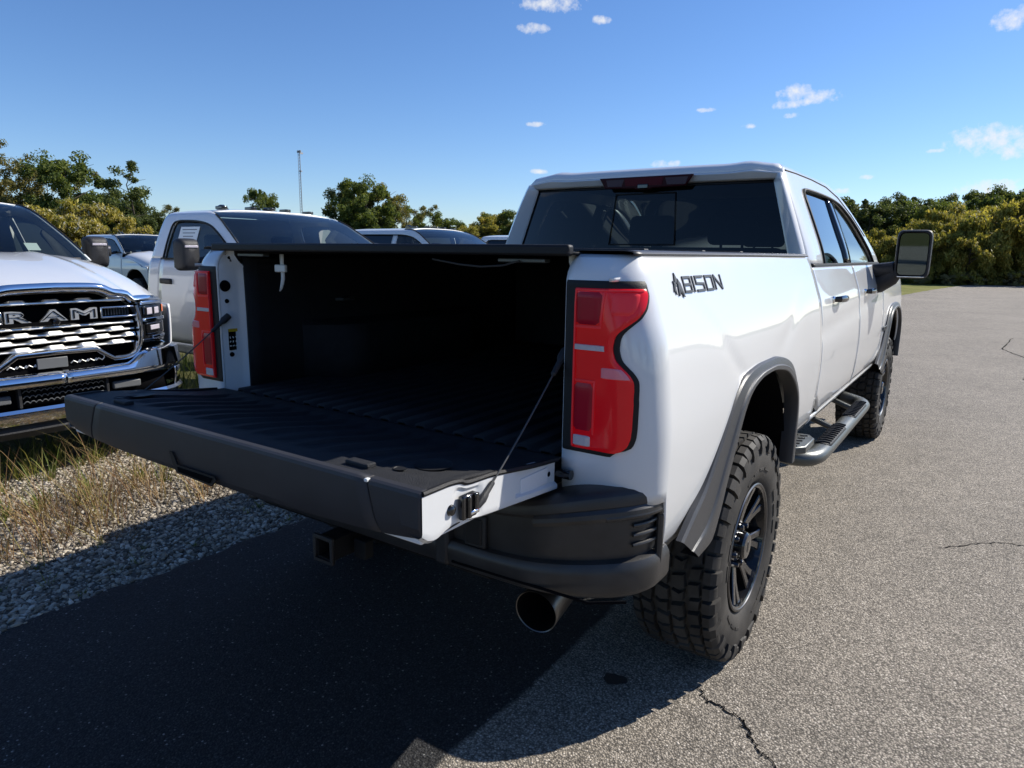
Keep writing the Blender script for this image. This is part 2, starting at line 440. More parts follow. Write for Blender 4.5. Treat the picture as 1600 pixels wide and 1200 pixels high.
def make_lights(sx, host):
    tl = thing_part('tail_light', host)
    zo = pchip([1.036,1.045,1.06,1.08,1.12,1.20,1.228,1.248,1.268,1.285,1.31,1.335,1.352,1.37,1.39,1.42,1.445,1.463][:], [.955,.975,.99,.997,1.0,1.0,.998,.985,.962,.947,.941,.943,.953,.975,1.0,1.016,1.018,1.012])
    cp = Vector((1.711, -1.587))
    def s_plane(xp, z):
        best = None
        for s in np.linspace(0, .40, 401):
            p = plan(s, z); d = (p.x - cp.x)*(-.01 - cp.y) - (p.y - cp.y)*(xp - cp.x)
            if best is None or abs(d) < best[0]: best = (abs(d), s)
            elif abs(d) > best[0] + .3: break
        return best[1]
    zs = sorted(set([round(z, 4) for z in np.linspace(1.036, 1.463, 60)]))
    so = {z: s_plane(zo(z), z) for z in zs}
    def sout(z): return float(np.interp(z, zs, [so[k] for k in zs]))
    def panel(name, z0, z1, s0, s1, off, material, parent, nz=40, ns=14, edge=.006, bev=True):
        mb = MB(); rows = []
        for k in range(nz + 1):
            z = z0 + (z1 - z0)*k/nz; a, b = s0(z), s1(z)
            ss = [a, a] + lin(a, b, ns)[1:-1] + [b, b]
            offs = [-.01, off - .003] + [off]*(ns - 2) + [off - .003, -.012]
            row = []
            for s, of in zip(ss, offs):
                if k in (0, nz): of = -.01 if k in (0, nz) else of
                p = plan(s, z, of); row.append((p.x*sx, p.y, p.z))
            rows.append(row)
            if k in (0, nz - 1) and False: pass
        # end caps: duplicate first/last rows at the proud offset
        def ring(z, o_):
            a, b = s0(z), s1(z); ss = [a, a] + lin(a, b, ns)[1:-1] + [b, b]; row = []
            offs = [-.01, o_ - .003] + [o_]*(ns - 2) + [o_ - .003, -.012]
            for s, of in zip(ss, offs):
                p = plan(s, z, of); row.append((p.x*sx, p.y, p.z))
            return row
        rows = [rows[0], ring(z0 + .0005, off - .003)] + [ring(z0 + (z1 - z0)*k/nz, off) for k in range(1, nz)] + [ring(z1 - .0005, off - .003), rows[-1]]
        mb.grid(rows, flip=sx > 0)
        return mb.build(name, material, parent, angle=38)
    S0 = lambda z: .036
    panel('housing', 1.022, 1.482, lambda z: .003, lambda z: sout(min(max(z, 1.037), 1.462)) + .014 - .03*max(0, (1.05 - z)/.03) - .01*max(0, (z - 1.463)/.03), .006, M['vinyl'], tl, nz=60)
    panel('lens', 1.036, 1.463, S0, sout, .016, M['red'], tl, nz=60)
    # bright outline strokes, dark windows, reversing bar and reflector
    def box2(name, za, zb_, sa, sb, off, m_): panel(name, za, zb_, (lambda z: sa) if not callable(sa) else sa, (lambda z: sb) if not callable(sb) else sb, off, m_, tl, nz=10, ns=8)
    box2('upper_window', 1.368, 1.455, .042, lambda z: .108 + 0*z, .0185, M['red2'])
    box2('outer_window', 1.395, 1.455, lambda z: .128, lambda z: max(.135, sout(z) - .022), .0185, M['red3'])
    box2('light_stroke', 1.360, 1.3675, .037, .112, .0195, M['red3'])
    box2('light_stroke', 1.3675, 1.458, .108, .113, .0195, M['red3'])
    box2('light_stroke', 1.4555, 1.4605, .037, lambda z: sout(z) - .01, .0195, M['red3'])
    box2('light_stroke', 1.04, 1.46, .0365, .0415, .0192, M['red3'])
    box2('reverse_bar', 1.302, 1.318, .038, lambda z: sout(z) - .018, .021, M['clear'])
    box2('lower_window', 1.085, 1.218, .0425, .098, .0185, M['red2'])
    box2('light_stroke', 1.219, 1.225, .0425, .104, .0195, M['red3'])
    box2('light_stroke', 1.078, 1.2195, .0985, .104, .0195, M['red3'])
    box2('light_stroke', 1.2185, 1.256, lambda z: .105 + (z - 1.2185)*.2, lambda z: max(.12, sout(z) - .008), .0195, M['clear']) if False else None
    box2('upper_facet', 1.232, 1.262, lambda z: .118 + 0*z, lambda z: max(.13, sout(z) - .006), .0185, M['facet'])
    box2('reflector', 1.044, 1.074, .043, .094, .0195, M['clear'])
    return tl
def thing_part(name, parent):
    o = bpy.data.objects.new(name, None); COL.objects.link(o); o.parent = parent; o.empty_display_size = .05; return o

for sx in (1, -1):
    bs = make_bedside(sx)
    make_flare(sx, bs)
    make_well(sx, AX_R, truck)
    make_lights(sx, truck)
    # rail cap
    mb = MB(); rows = []
    for y in lin(.055, 2.06, 40):
        rows.append([(x*sx, y + (.0 if y > .1 else 0), z) for x, z in [(.955,1.546),(.957,1.551),(.950,1.557),(.93,1.560),(.80,1.560),(.782,1.555),(.780,1.50)]])
    mb.grid(rows, flip=sx > 0); mb.build('rail_cap', M['flare'], truck, angle=40, solid=.003)
    # rear jamb: white inner face beside the gate opening
    mb = MB(); rows = []
    for z in lin(.905, 1.548, 30):
        k = sstep(1.46, 1.53, z)
        rows.append([((.792 + .006*k)*sx, yrear(z) + .004, z), (.789*sx, yrear(z) + .012, z), (.786*sx, .045, z), (.784*sx, .05, z), (.781*sx, .075 - .022*k, z), (.774*sx, .094 - .035*k, z), (.760*sx, .112 - .05*k, z)])
    mb.grid(rows, flip=sx > 0); jm = mb.build('gate_jamb', M['white_in'], truck, angle=30)
    for (y, z, r_) in [(.03,1.405,.021),(.034,1.345,.007),(.042,1.13,.008),(.055,1.515,.006)]:
        mb = MB(); mb.lathe([(-.004*sx, 0), (-.004*sx, r_), (.002*sx, r_ + .002)], (.7845*sx, y, z), 20); mb.build('jamb_hole', M['holes'], jm)
    mb = MB(); mb.box((.7835*sx, .05, 1.19), (.002, .040, .085)); st = mb.build('sticker', M['gloss'], jm)
    mb = MB(); mb.box((.782*sx, .05, 1.228), (.002, .040, .012)); mb.build('sticker_header', M['sticker'], jm)
    mb = MB()
    for i in range(9):
        mb.box(((.7822)*sx, .036 + (i % 3)*.013, 1.165 + (i//3)*.017), (.0012, .008, .004), (0.3*i, 0, 0))
    mb.build('sticker_print', M['paper'], jm)

# bed box: floor, walls, front wall
mb = MB(); rows = []
xs = []
for i in range(-9, 10):
    c = i*.08
    xs += [(c - .026, .985), (c - .018, .999), (c + .018, .999), (c + .026, .985)]
for y in lin(.03, 2.03, 12): rows.append([(x, y, z) for x, z in xs])
mb.grid(rows); mb.build('bed_floor', M['liner'], truck, angle=20, solid=.01)
for sx in (1, -1):
    mb = MB(); rows = []
    for y in lin(.10, 2.03, 30):
        wb = .17*sstep(.35, .55, y)*sstep(1.55, 1.35, y); wh = .24
        rows.append([(.775*sx, y, 1.53), (.755*sx, y, 1.51), (.75*sx, y, 1.30), (.75*sx, y, .985 + wh + .02), ((.75 - wb*.85)*sx, y, .985 + wh), ((.75 - wb)*sx, y, .985 + wh - .04), ((.75 - wb)*sx, y, .975)])
    mb.grid(rows, flip=sx < 0); mb.build('bed_wall', M['liner'], truck, solid=.01)
mb = MB(); mb.box((0, 2.04, 1.26), (1.56, .03, .56)); mb.build('bed_front_wall', M['liner'], truck)
for sx in (1, -1):
    mb = MB(); mb.tube([(.735*sx, .55 , 1.33), (.70*sx, .56, 1.33), (.70*sx, .62, 1.33), (.735*sx, .63, 1.33)], .008, 8); mb.build('tie_down', M['steel'], truck)

# tonneau cover on the rails
cover = MB()
rows = []
for y in lin(-.01, 2.06, 14): rows.append([(x, y, 1.553 + .004*(1 - (x/.80)**2)) for x in lin(-.80, .80, 16)])
cover.grid(rows)
cov = cover.build('tonneau_cover', M['vinyl'], truck, solid=.008)
mb = MB(); mb.box((0.0, .004, 1.557), (1.60, .030, .030)); mb.build('rear_bar', M['vinyl'], cov, bevel=.007)
for x in (-.62, .62):
    mb = MB(); mb.box((x, .05, 1.528), (.16, .03, .012)); mb.build('latch_bar', M['steel'], cov, bevel=.003)
for y in (.55, 1.1, 1.6):
    mb = MB(); mb.box((0, y, 1.558), (1.54, .035, .018)); mb.build('cross_bow', M['plastic'], cov, bevel=.003)
mb = MB(); mb.tube([(.30, .03, 1.527), (.40, .035, 1.513), (.48, .035, 1.508), (.56, .035, 1.513), (.62, .03, 1.527)], .003, 6); mb.build('cord', M['cable'], cov)
sx_ = -.515
st = MB(); rows = []
for z, w, dx in [(1.532,.012,.0),(1.52,.012,.0),(1.50,.011,.0),(1.47,.010,.002),(1.44,.011,.002),(1.42,.010,-.004),(1.40,.007,-.012),(1.392,.004,-.018)]:
    rows.append([(sx_ + dx - w, .098, z), (sx_ + dx, .094, z), (sx_ + dx + w, .098, z)])
st.grid(rows); stp = st.build('buckle_strap', M['buckle'], cov, solid=.003)
mb = MB(); mb.box((sx_, .093, 1.479), (.062, .014, .028)); mb.build('buckle', M['buckle'], stp, bevel=.004)

# ---- tailgate, lowered. local frame: v = distance from hinge (0) to top edge (.58), slightly rising
gate = thing_part('tailgate', truck)
GY = -.580
def gz(y): return .998 + (1.056 - .998)*sstep(-.02, -.50, y)      # top (inner) surface height
def gzb(y): return .955 - .0*y
# inner panel with ribs running out to the edge
mb = MB(); rows = []
ys = [-.004, -.02, -.035] + lin(-.06, -.50, 16) + [-.520, -.535, -.545, -.557]
xs = lin(-.79, .79, 159)
def ribz(x, y):
    c = ((x + .012) / .094) % 1.0
    prof = sstep(.12, .22, c)*sstep(.88, .78, c)
    lim = sstep(-.055, -.085, y)*sstep(-.485, -.455, y)
    lim *= 1 if -.66 < x < .60 else 0
    z = gz(y) - .010*prof*lim
    if .60 < x < .77 and -.50 < y < -.06: z -= .004*sstep(.60, .615, x)
    return z
for y in ys: rows.append([(x, y, ribz(x, y)) for x in xs])
mb.grid(rows, flip=True); ip = mb.build('inner_panel', M['liner'], gate, angle=25, solid=.006)
for (x, y, r_) in [(.668, -.395, .046), (.64, -.478, .016), (-.668, -.395, .046), (-.64, -.478, .016)]:
    mb = MB(); mb.lathe([(0, 0), (0, r_*.92), (.0015, r_)], (x, y, gz(y) + .0015), 28, 'z')
    mb.build('cup_recess', M['vinyl'], ip)
mb = MB(); mb.box((.545, -.512, 1.060), (.075, .03, .014)); mb.build('panel_stop', M['liner'], ip, bevel=.004)
mb = MB(); mb.box((-.545, -.512, 1.060), (.075, .03, .014)); mb.build('panel_stop', M['liner'], ip, bevel=.004)
# top-edge cap in three pieces (facing rearwards while the gate is down)
def cap_prof(x):
    bz = .918 + .032*min(1, abs(x)/.8)**3
    return [(-.556, 1.050), (-.556, 1.0605), (-.560, 1.0625), (-.574, 1.0615), (GY - .001, 1.058), (GY - .004, 1.050), (GY - .005, 1.02), (GY - .004, .98), (GY + .001, bz + .022), (GY + .008, bz + .006), (GY + .03, bz - .004), (-.45, bz + .004)]
def cap(name, x0, x1, par, skew=0.0):
    mb = MB(); rows = []
    for i, x in enumerate(lin(x0, x1, 30)):
        pr = cap_prof(x); row = []
        for k, (y, z) in enumerate(pr):
            e = (1.06 - z)/.14
            xx = x + skew[0]*e*(1 - i/29) + skew[1]*e*(i/29)
            row.append((xx, y, z))
        rows.append(row)
    mb.grid(rows, flip=False)
    return mb.build(name, M['gate'], par, angle=16, solid=.012)
cap('top_cap', -.575, .636, gate, (-.07, .035))
cap('end_cap', .642, .793, gate, (.035, 0))
cap('end_cap', -.793, -.581, gate, (0, -.07))
mb = MB(); mb.box((.639, GY - .001, 1.058), (.010, .012, .008)); mb.build('clip', M['buckle'], gate, bevel=.002)
# release handle recess
mb = MB(); P = [(-.150,.985),(-.134,.985),(-.112,.952),(.066,.952),(.074,.944),(.050,.922),(-.118,.928),(-.13,.94)]
mb.prism(P, GY - .0105, GY - .0062, lambda a, b, d: (a, d, b)); hd = mb.build('handle_recess', M['vinyl'], gate, smooth=False)
mb = MB(); P2 = [(-.108,.946),(.058,.946),(.044,.930),(-.104,.934)]
mb.prism(P2, GY - .0135, GY - .0107, lambda a, b, d: (a, d, b)); mb.build('handle', M['holes'], hd, smooth=False)
# white pressed end plates
for sx in (1, -1):
    mb = MB()
    top = [(-.578,1.050),(-.50,1.050),(-.455,1.046),(-.43,1.036),(-.34,1.030),(-.25,1.018),(-.15,1.004),(-.03,.992)]
    bot = [(-.578,.955),(-.555,.938),(-.535,.934),(-.50,.944),(-.47,.950),(-.36,.936),(-.20,.922),(-.03,.908)]
    ft = pchip([p[0] for p in top], [p[1] for p in top]); fb = pchip([p[0] for p in bot], [p[1] for p in bot])
    rows = []
    for y in lin(-.578, -.03, 60):
        t, b = ft(y), fb(y); row = []
        for q in lin(0, 1, 14):
            z = b + (t - b)*q; x = .796
            hp = sstep(-.235, -.225, y)
            x -= .010*hp*sstep(.22, .30, q)                       # stepped-in hinge pocket
            x -= .005*sstep(-.47, -.465, y)*sstep(-.375, -.38, y)*sstep(.12, .2, q)*sstep(.92, .86, q)
            x -= .012*(1 - sstep(0, .10, q))
            row.append((x*sx, y, z))
        rows.append([((x_[0]) - .03*sx, x_[1], x_[2] + (.004 if k == 0 else -.004)) for k, x_ in ((0, row[0]),)] + row + [(row[-1][0] - .03*sx, y, t)])
    mb.grid(rows, flip=sx < 0); ep = mb.build('end_plate', M['white'] if sx > 0 else M['white_in'], gate, angle=30)
    # dark rubber edge of the liner above the plate
    mb = MB(); mb.tube([(.794*sx, y, max(ft(y) + .006, gz(y) - .012)) for y in lin(-.575, -.03, 40)], .0065, 6); mb.build('edge_trim', M['vinyl'], gate)
    # latch
    lt = MB(); lt.box((.804*sx, -.436, .992), (.016, .052, .056)); l_ = lt.build('latch', M['gloss'], ep, bevel=.004)
    mb = MB(); mb.box((.813*sx, -.442, .992), (.010, .012, .052)); mb.box((.813*sx, -.418, 1.0), (.012, .014, .04)); mb.build('latch_jaw', M['gloss'], ep, bevel=.003)
    mb = MB(); mb.box((.817*sx, -.426, .978), (.006, .030, .010)); mb.build('latch_bolt', M['chrome'], ep, bevel=.003)
    for (y, z, r_, mk) in [(-.486, .994, .011, 'gloss'), (-.393, .984, .012, 'gloss')]:
        mb = MB(); mb.lathe([(0, r_*1.2), (.006*sx, r_), (.009*sx, r_*.55), (.010*sx, 0)], (.796*sx, y, z), 16); mb.build('bolt', M[mk], ep)
    for (y, z) in [(-.06, .962), (-.115, .952), (-.10, .972), (-.165, .972), (-.175, .950)]:
        mb = MB(); mb.lathe([(0, 0), (0, .0065), (-.001*sx, .0075)], (.7875*sx, y, z), 12); mb.build('rivet', M['white_in'] if y < -.09 else M['holes'], ep)
    mb = MB(); mb.box((.7875*sx, -.135, .963), (.003, .13, .044)); mb.build('hinge_pad', M['white_in'], ep, bevel=.0015)
    mb = MB(); mb.tube([(.775*sx, -.014, .955), (.83*sx, -.014, .955)], .014, 12); mb.build('hinge_pin', M['gloss'], gate)
    # support cable
    A, B = Vector((.806*sx, -.392, .985)), Vector((.776*sx, .020, 1.279))
    pts = []
    for t in lin(0, 1, 14):
        p = A.lerp(B, t); p.z -= .018*math.sin(math.pi*t)*(.5); pts.append(p)
    cb = MB(); cb.tube(pts, .0024, 8); cb_ = cb.build('support_cable', M['cable'], gate)
    d = (pts[3] - pts[0]).normalized()
    mb = MB(); mb.tube([A - d*.012, A + d*.010, A + d*.026, A + d*.032, A + d*.062, A + d*.066], [.006, .010, .0085, .0068, .0064, .0035], 10); mb.build('cable_end', M['plastic'], cb_)
    e = (pts[-4] - pts[-1]).normalized()
    mb = MB(); mb.tube([B - e*.015, B + e*.015, B + e*.03, B + e*.075, B + e*.08], [.013, .014, .008, .0075, .004], 10); mb.build('cable_end', M['plastic'], cb_)
mb = MB(); mb.box((0, -.30, .945), (1.56, .53, .02)); mb.build('gate_outer_skin', M['white_in'], gate, bevel=.004)

# ---- rear bumper
bump = thing_part('rear_bumper', truck)
def bump_path(n0=14, n1=28, n2=8):
    pts = []
    for x in lin(.0, .72, n0): pts.append((x, -.115 + .006*(x/.72)**2, 0, -1))
    Rr = .235
    for k in range(1, n1 + 1):
        th = k/n1*math.pi/2*.97
        pts.append((.72 + .318*math.sin(th), -.109 + .215*(1 - math.cos(th)), math.sin(th), -math.cos(th)))
    x0, y0 = pts[-1][0], pts[-1][1]
    for y in lin(y0 + .010, .172, n2): pts.append((x0 + .01*(y - y0), y, 1, 0))
    return pts
BP = bump_path()
# (offset outward, z)
def rise(p): return .082*sstep(.62, 1.03, p[0])
def sweep_bump(prof, name, m_, i0=0, i1=None, rz=1.0, parent=bump, caps=True, angle=28, sides=(1, -1), droop=0.0):
    for sx in sides:
        mb = MB(); rows = []
        for p in BP[i0:i1]:
            rows.append([((p[0] + p[2]*o)*sx, p[1] + p[3]*o, z + rise(p)*rz*((z - .60)/.30) - droop*max(0, (p[1] - .03)/.13)**2) for o, z in prof])
        mb.grid(rows, flip=sx < 0)
        if caps:
            n = len(prof); b = len(mb.v)
            mb.f.append(tuple(range(b - n, b)))
            if i0: mb.f.append(tuple(range(0, n)))
        mb.build(name, m_, parent, angle=angle)
nB = len(BP)
# upper step section
sweep_bump([(-.20,.855),(-.20,.868),(-.06,.872),(-.024,.872),(-.010,.868),(.000,.861),(.004,.852),(.004,.838),(-.004,.828),(-.02,.826)], 'step_section', M['satin'], 0, nB - 1, droop=.085)
# middle recessed face
sweep_bump([(-.02,.830),(-.012,.826),(-.010,.80),(-.012,.74),(-.016,.708),(-.05,.70)], 'face_panel', M['satin'], 0, nB - 5)
# upper rounded lip of the corner
sweep_bump([(-.03,.846),(.0,.838),(.010,.828),(.012,.818),(.006,.808),(-.012,.803),(-.04,.803)], 'corner_lip', M['satin'], 16, nB - 1)
# lower tube
sweep_bump([(-.05,.716),(-.012,.716),(.002,.712),(.011,.700),(.013,.688),(.012,.652),(.006,.640),(-.010,.630),(-.05,.624),(-.12,.622)], 'lower_rail', M['satin'], 0, nB)
for sx in (1, -1):
    # ribs of the corner step, below the lip, on the side face
    def bz(z, p): return z + rise(p)*((z - .60)/.30)
    for k, z in enumerate((.790, .768, .746)):
        mb = MB(); pth = []
        for p in BP[14 + 20:nB - 4]:
            pth.append(((p[0] - .006*p[2])*sx, p[1] - .006*p[3], bz(z, p)))
        mb.tube(pth, .0055, 8); mb.build('step_rib', M['satin'], bump)
    # rounded frame closing the end of the bumper: lip turning down into the lower rail
    pth = []
    for p in BP[14 + 14:nB - 9]: pth.append(((p[0] + .002*p[2])*sx, p[1] + .002*p[3], bz(.816, p)))
    e_ = BP[nB - 1]
    for th in lin(0, math.pi/2, 7)[1:]: pth.append(((e_[0] + .002)*sx, BP[nB - 9][1] + .018*math.sin(th), bz(.816, e_) - .03*(1 - math.cos(th))))
    pth += [((e_[0] + .002)*sx, BP[nB - 9][1] + .018, z) for z in (.80, .76, .70)]
    mb = MB(); mb.tube(pth, .011, 10); mb.build('end_frame', M['satin'], bump)
    mb = MB(); mb.box((.575*sx, -.108, .765), (.075, .016, .10)); sp = mb.build('lamp_recess', M['plastic'], bump, bevel=.006)
    mb = MB(); mb.box((.575*sx, -.116, .765), (.055, .01, .078)); mb.build('lamp_cover', M['vinyl'], sp, bevel=.004)
    mb = MB(); mb.box((.46*sx, -.105, .70), (.05, .05, .13)); mb.build('tow_bracket', M['plastic'], bump, bevel=.01)
    mb = MB(); mb.tube([(.50*sx, -.125, .655), (.95*sx, -.115, .660), (1.03*sx, -.06, .664)], .004, 6); mb.build('lower_seam', M['holes'], bump)
    # end cap of the side
    p = BP[-1]
    mb = MB(); mb.box(((p[0] - .075)*sx, .150, .765), (.09, .04, .26)); mb.build('corner_bracket', M['satin'], bump, bevel=.012)
mb = MB(); mb.box((0, -.02, .70), (1.7, .10, .11)); mb.build('bumper_beam', M['dark'], bump)
# hitch receiver
ht = MB()
for (c, d) in [((0, -.10, .613), (.076, .16, .008)), ((0, -.10, .547), (.076, .16, .008)), ((-.034, -.10, .58), (.008, .16, .058)), ((.034, -.10, .58), (.008, .16, .058))]: ht.box(c, d)
hitch = ht.build('hitch_receiver', M['dark'], truck, bevel=.002)
mb = MB()
for (c, d) in [((0, -.182, .621), (.092, .014, .012)), ((0, -.182, .539), (.092, .014, .012)), ((-.040, -.182, .58), (.012, .014, .07)), ((.040, -.182, .58), (.012, .014, .07))]: mb.box(c, d)
mb.build('receiver_collar', M['plastic'], hitch, bevel=.003)
mb = MB(); mb.box((.09, -.09, .575), (.055, .04, .065)); mb.build('wiring_socket', M['dark'], hitch, bevel=.005)
mb = MB(); mb.tube([(-.55, .02, .60), (.55, .02, .60)], .045, 12); mb.build('hitch_tube', M['dark'], hitch)
# exhaust
ex = MB(); d = Vector((.10, -.99, -.08)).normalized(); tip = Vector((.745, -.045, .537))
a = d.cross(Vector((0, 0, 1))).normalized(); b = a.cross(d)
rows = []
for off, r_ in [(-.5, .05), (-.20, .052), (-.17, .060), (-.02, .0645), (0, .0655), (.002, .0645), (0, .062), (-.03, .061), (-.14, .056), (-.141, .0)]:
    rows.append([tip + d*off + (a*math.cos(2*math.pi*k/40) + b*math.sin(2*math.pi*k/40))*max(r_, 1e-4) for k in range(40)])
ex.grid(rows[:7], cv=True); exo = ex.build('exhaust_tip', M['exh'], truck, angle=40)
mb = MB(); mb.grid(rows[6:], cv=True); mb.build('exhaust_bore', M['soot'], exo)

# ---- wheels
def wheel_meshes():
    R0, W = TR, .312
    prof = []
    half = [(0, R0 - .020), (.08, R0 - .021), (.125, R0 - .025), (.142, R0 - .034), (.152, R0 - .060), (.157, R0 - .10), (.156, R0 - .14), (.148, R0 - .172), (.135, R0 - .192), (.125, R0 - .200)]
    prof = [(-x, r) for x, r in reversed(half)] + half[1:]
    mb = MB(); mb.lathe(prof, (0, 0, 0), 96); tyre = mb.mesh('tyre', 30)
    # tread blocks
    tb = MB(); N = 24
    def blk(pts, r0, r1):
        n = len(pts); b0 = len(tb.v)
        for r in (r0, r1):
            sh = 1.0 if r == r0 else .87
            cx_ = sum(p[0] for p in pts)/n; cth = sum(p[1] for p in pts)/n
            for x, th in pts:
                x2, t2 = cx_ + (x - cx_)*sh, cth + (th - cth)*sh
                rr = r - (.006*max(0, (abs(x2) - .10)/.05)**2 if r == r1 else 0)
                tb.v.append((x2, rr*math.cos(t2), rr*math.sin(t2)))
        tb.f.append(tuple(b0 + n + k for k in range(n)))
        for k in range(n):
            j = (k + 1) % n; tb.f.append((b0 + k, b0 + j, b0 + n + j, b0 + n + k))
    dth = 2*math.pi/N
    for i in range(N):
        t0 = i*dth
        jit = .04*math.sin(i*2.7)*dth
        # centre: two interlocked slanted blocks
        for sx in (1, -1):
            c = t0 + (.5*dth if sx < 0 else 0) + jit
            blk([(sx*.004, c - .36*dth), (sx*.050, c - .46*dth), (sx*.056, c - .02*dth), (sx*.034, c + .10*dth), (sx*.002, c + .02*dth)], R0 - .023, R0)
            blk([(sx*.006, c + .12*dth), (sx*.036, c + .20*dth), (sx*.054, c + .08*dth), (sx*.050, c + .44*dth), (sx*.008, c + .54*dth)], R0 - .023, R0)
            c2 = c + .24*dth
            blk([(sx*.062, c2 - .42*dth), (sx*.104, c2 - .50*dth), (sx*.108, c2 - .08*dth), (sx*.068, c2 + .02*dth)], R0 - .023, R0 - .001)
            blk([(sx*.070, c2 + .10*dth), (sx*.110, c2 + .02*dth), (sx*.104, c2 + .40*dth), (sx*.064, c2 + .48*dth)], R0 - .023, R0 - .001)
            # shoulder lugs, wrapping over the edge; alternately long and short
            for q in (0, 1):
                a0 = t0 + (q - .5)*.5*dth + (.12*dth if sx < 0 else 0) + .08*dth; a1 = a0 + .37*dth
                lx = .156 if q else .150; ld = .070 if q else .048
                b0 = len(tb.v)
                for th in (a0, a1):
                    for x, r in [(.114, R0 - .020), (.116, R0 - .003), (.140, R0 - .006), (lx, R0 - .020), (lx + .006, R0 - ld*.7), (lx + .005, R0 - ld), (.148, R0 - ld - .004), (.136, R0 - .032)]:
                        tb.v.append((sx*x, r*math.cos(th), r*math.sin(th)))
                n = 8
                tb.f.append(tuple(b0 + k for k in range(n))); tb.f.append(tuple(b0 + n + k for k in range(n)))
                for k in range(n):
                    j = (k + 1) % n; tb.f.append((b0 + k, b0 + j, b0 + n + j, b0 + n + k))
    tread = tb.mesh('tread', 30)
    # raised ring marks on the sidewall
    sw = MB()
    for k in range(26):
        th = k/26*2*math.pi
        for q in range(3 if k % 5 < 3 else 0):
            t2 = th + q*.06; r = R0 - .135
            sw.box((.157, r*math.cos(t2), r*math.sin(t2)), (.004, .022 if q != 1 else .014, .009), (t2 + math.pi/2, 0, 0))
    side = sw.mesh('sidewall', 30)
    # rim: barrel, outer flange
    mb = MB(); mb.lathe([(-.13, .236), (-.125, .244), (.128, .245), (.138, .251), (.144, .250), (.146, .242), (.140, .232), (.10, .226), (.05, .215), (-.12, .210)], (0, 0, 0), 72); rim = mb.mesh('rim', 40)
    mb = MB(); mb.lathe([(.1445, .251), (.148, .247), (.147, .241), (.141, .236)], (0, 0, 0), 72); lip = mb.mesh('rim_lip', 40)
    sp = MB(); ns = 8
    rad = [.062, .10, .15, .195, .228]; ax_ = [.100, .104, .112, .122, .130]
    def spoke(th, spread):
        rows = []
        for r, a_, k in zip(rad, ax_, range(5)):
            w = [.020, .017, .0145, .0145, .018][k]; c = th + spread*(r - .062)/(.166)
            cy_, cz_ = math.cos(c), math.sin(c)
            P = lambda x, t: (x, r*cy_ - t*cz_, r*cz_ + t*cy_)
            rows.append([P(a_ - .040, -w), P(a_ - .004, -w), P(a_, -w*.75), P(a_, w*.75), P(a_ - .004, w), P(a_ - .040, w)])
        sp.grid(rows, cv=True)
    for i in range(ns):
        th = 2*math.pi*i/ns
        spoke(th, .13); spoke(th, -.13)
    spokes = sp.mesh('spoke', 35)
    mb = MB(); mb.lathe([(.03, .10), (.085, .094), (.100, .085), (.104, .070), (.104, .0)], (0, 0, 0), 40); hub = mb.mesh('hub', 35)
    mb = MB(); mb.lathe([(.104, .056), (.132, .054), (.140, .046), (.142, .020), (.142, 0)], (0, 0, 0), 32); capm = mb.mesh('hub_cap', 35)
    mb = MB(); mb.lathe([(.085, .016), (.118, .012), (.124, .008), (.125, 0)], (0, 0, 0), 8); lug = mb.mesh('lug_nut', 35)
    mb = MB(); mb.lathe([(-.02, .205), (-.02, .19), (.0, .185), (.01, .12), (.01, .06)], (0, 0, 0), 40); disc = mb.mesh('brake_disc', 35)
    mb = MB(); mb.prism([(-.018,-.008),(.018,-.008),(.022,.0),(.018,.008),(-.018,.008),(-.022,0)], .1421, .1435, lambda a_, b_, d_: (d_, a_, b_)); bow = mb.mesh('cap_emblem')
    return dict(tyre=(tyre, 'rubber'), tread=(tread, 'rubber'), sidewall_mark=(side, 'rubber'), rim=(rim, 'rim'), rim_lip=(lip, 'machined'), spoke_set=(spokes, 'rim'), hub=(hub, 'rim'), hub_cap=(capm, 'gloss'), cap_emblem=(bow, 'machined'), lug_nut=(lug, 'gloss'), brake_disc=(disc, 'steel'))
WM = wheel_meshes()
def make_wheel(parent, x, y, r=TR, s=1.0, detailed=True, rot=0.2, z=None):
    w = thing_part('wheel', parent); sgn = 1 if x > 0 else -1
    w.location = (x, y, z if z is not None else TR*s - .004); w.rotation_euler = (rot, 0, 0) if sgn > 0 else (rot, 0, math.pi); w.scale = (s, s, s)
    ty = None
    for k, (me, mk) in WM.items():
        if not detailed and k in ('sidewall_mark', 'lug_nut', 'brake_disc', 'cap_emblem'): continue
        if k == 'lug_nut':
            for i in range(8):
                o = link('lug_nut', me, M[mk], w); th = 2*math.pi*(i + .5)/8
                o.location = (0, .079*math.cos(th), .079*math.sin(th))
            continue
        par = w
        if k in ('tread', 'sidewall_mark'): par = ty
        o = link(k, me, M[mk], par)
        if k == 'tyre': ty = o
        if k in ('tread', 'sidewall_mark'): o['kind'] = 'stuff'
    return w
for x, y in ((.912, AX_R), (-.912, AX_R), (.905, AX_F), (-.905, AX_F)): make_wheel(truck, x, y, rot=.35 + y)

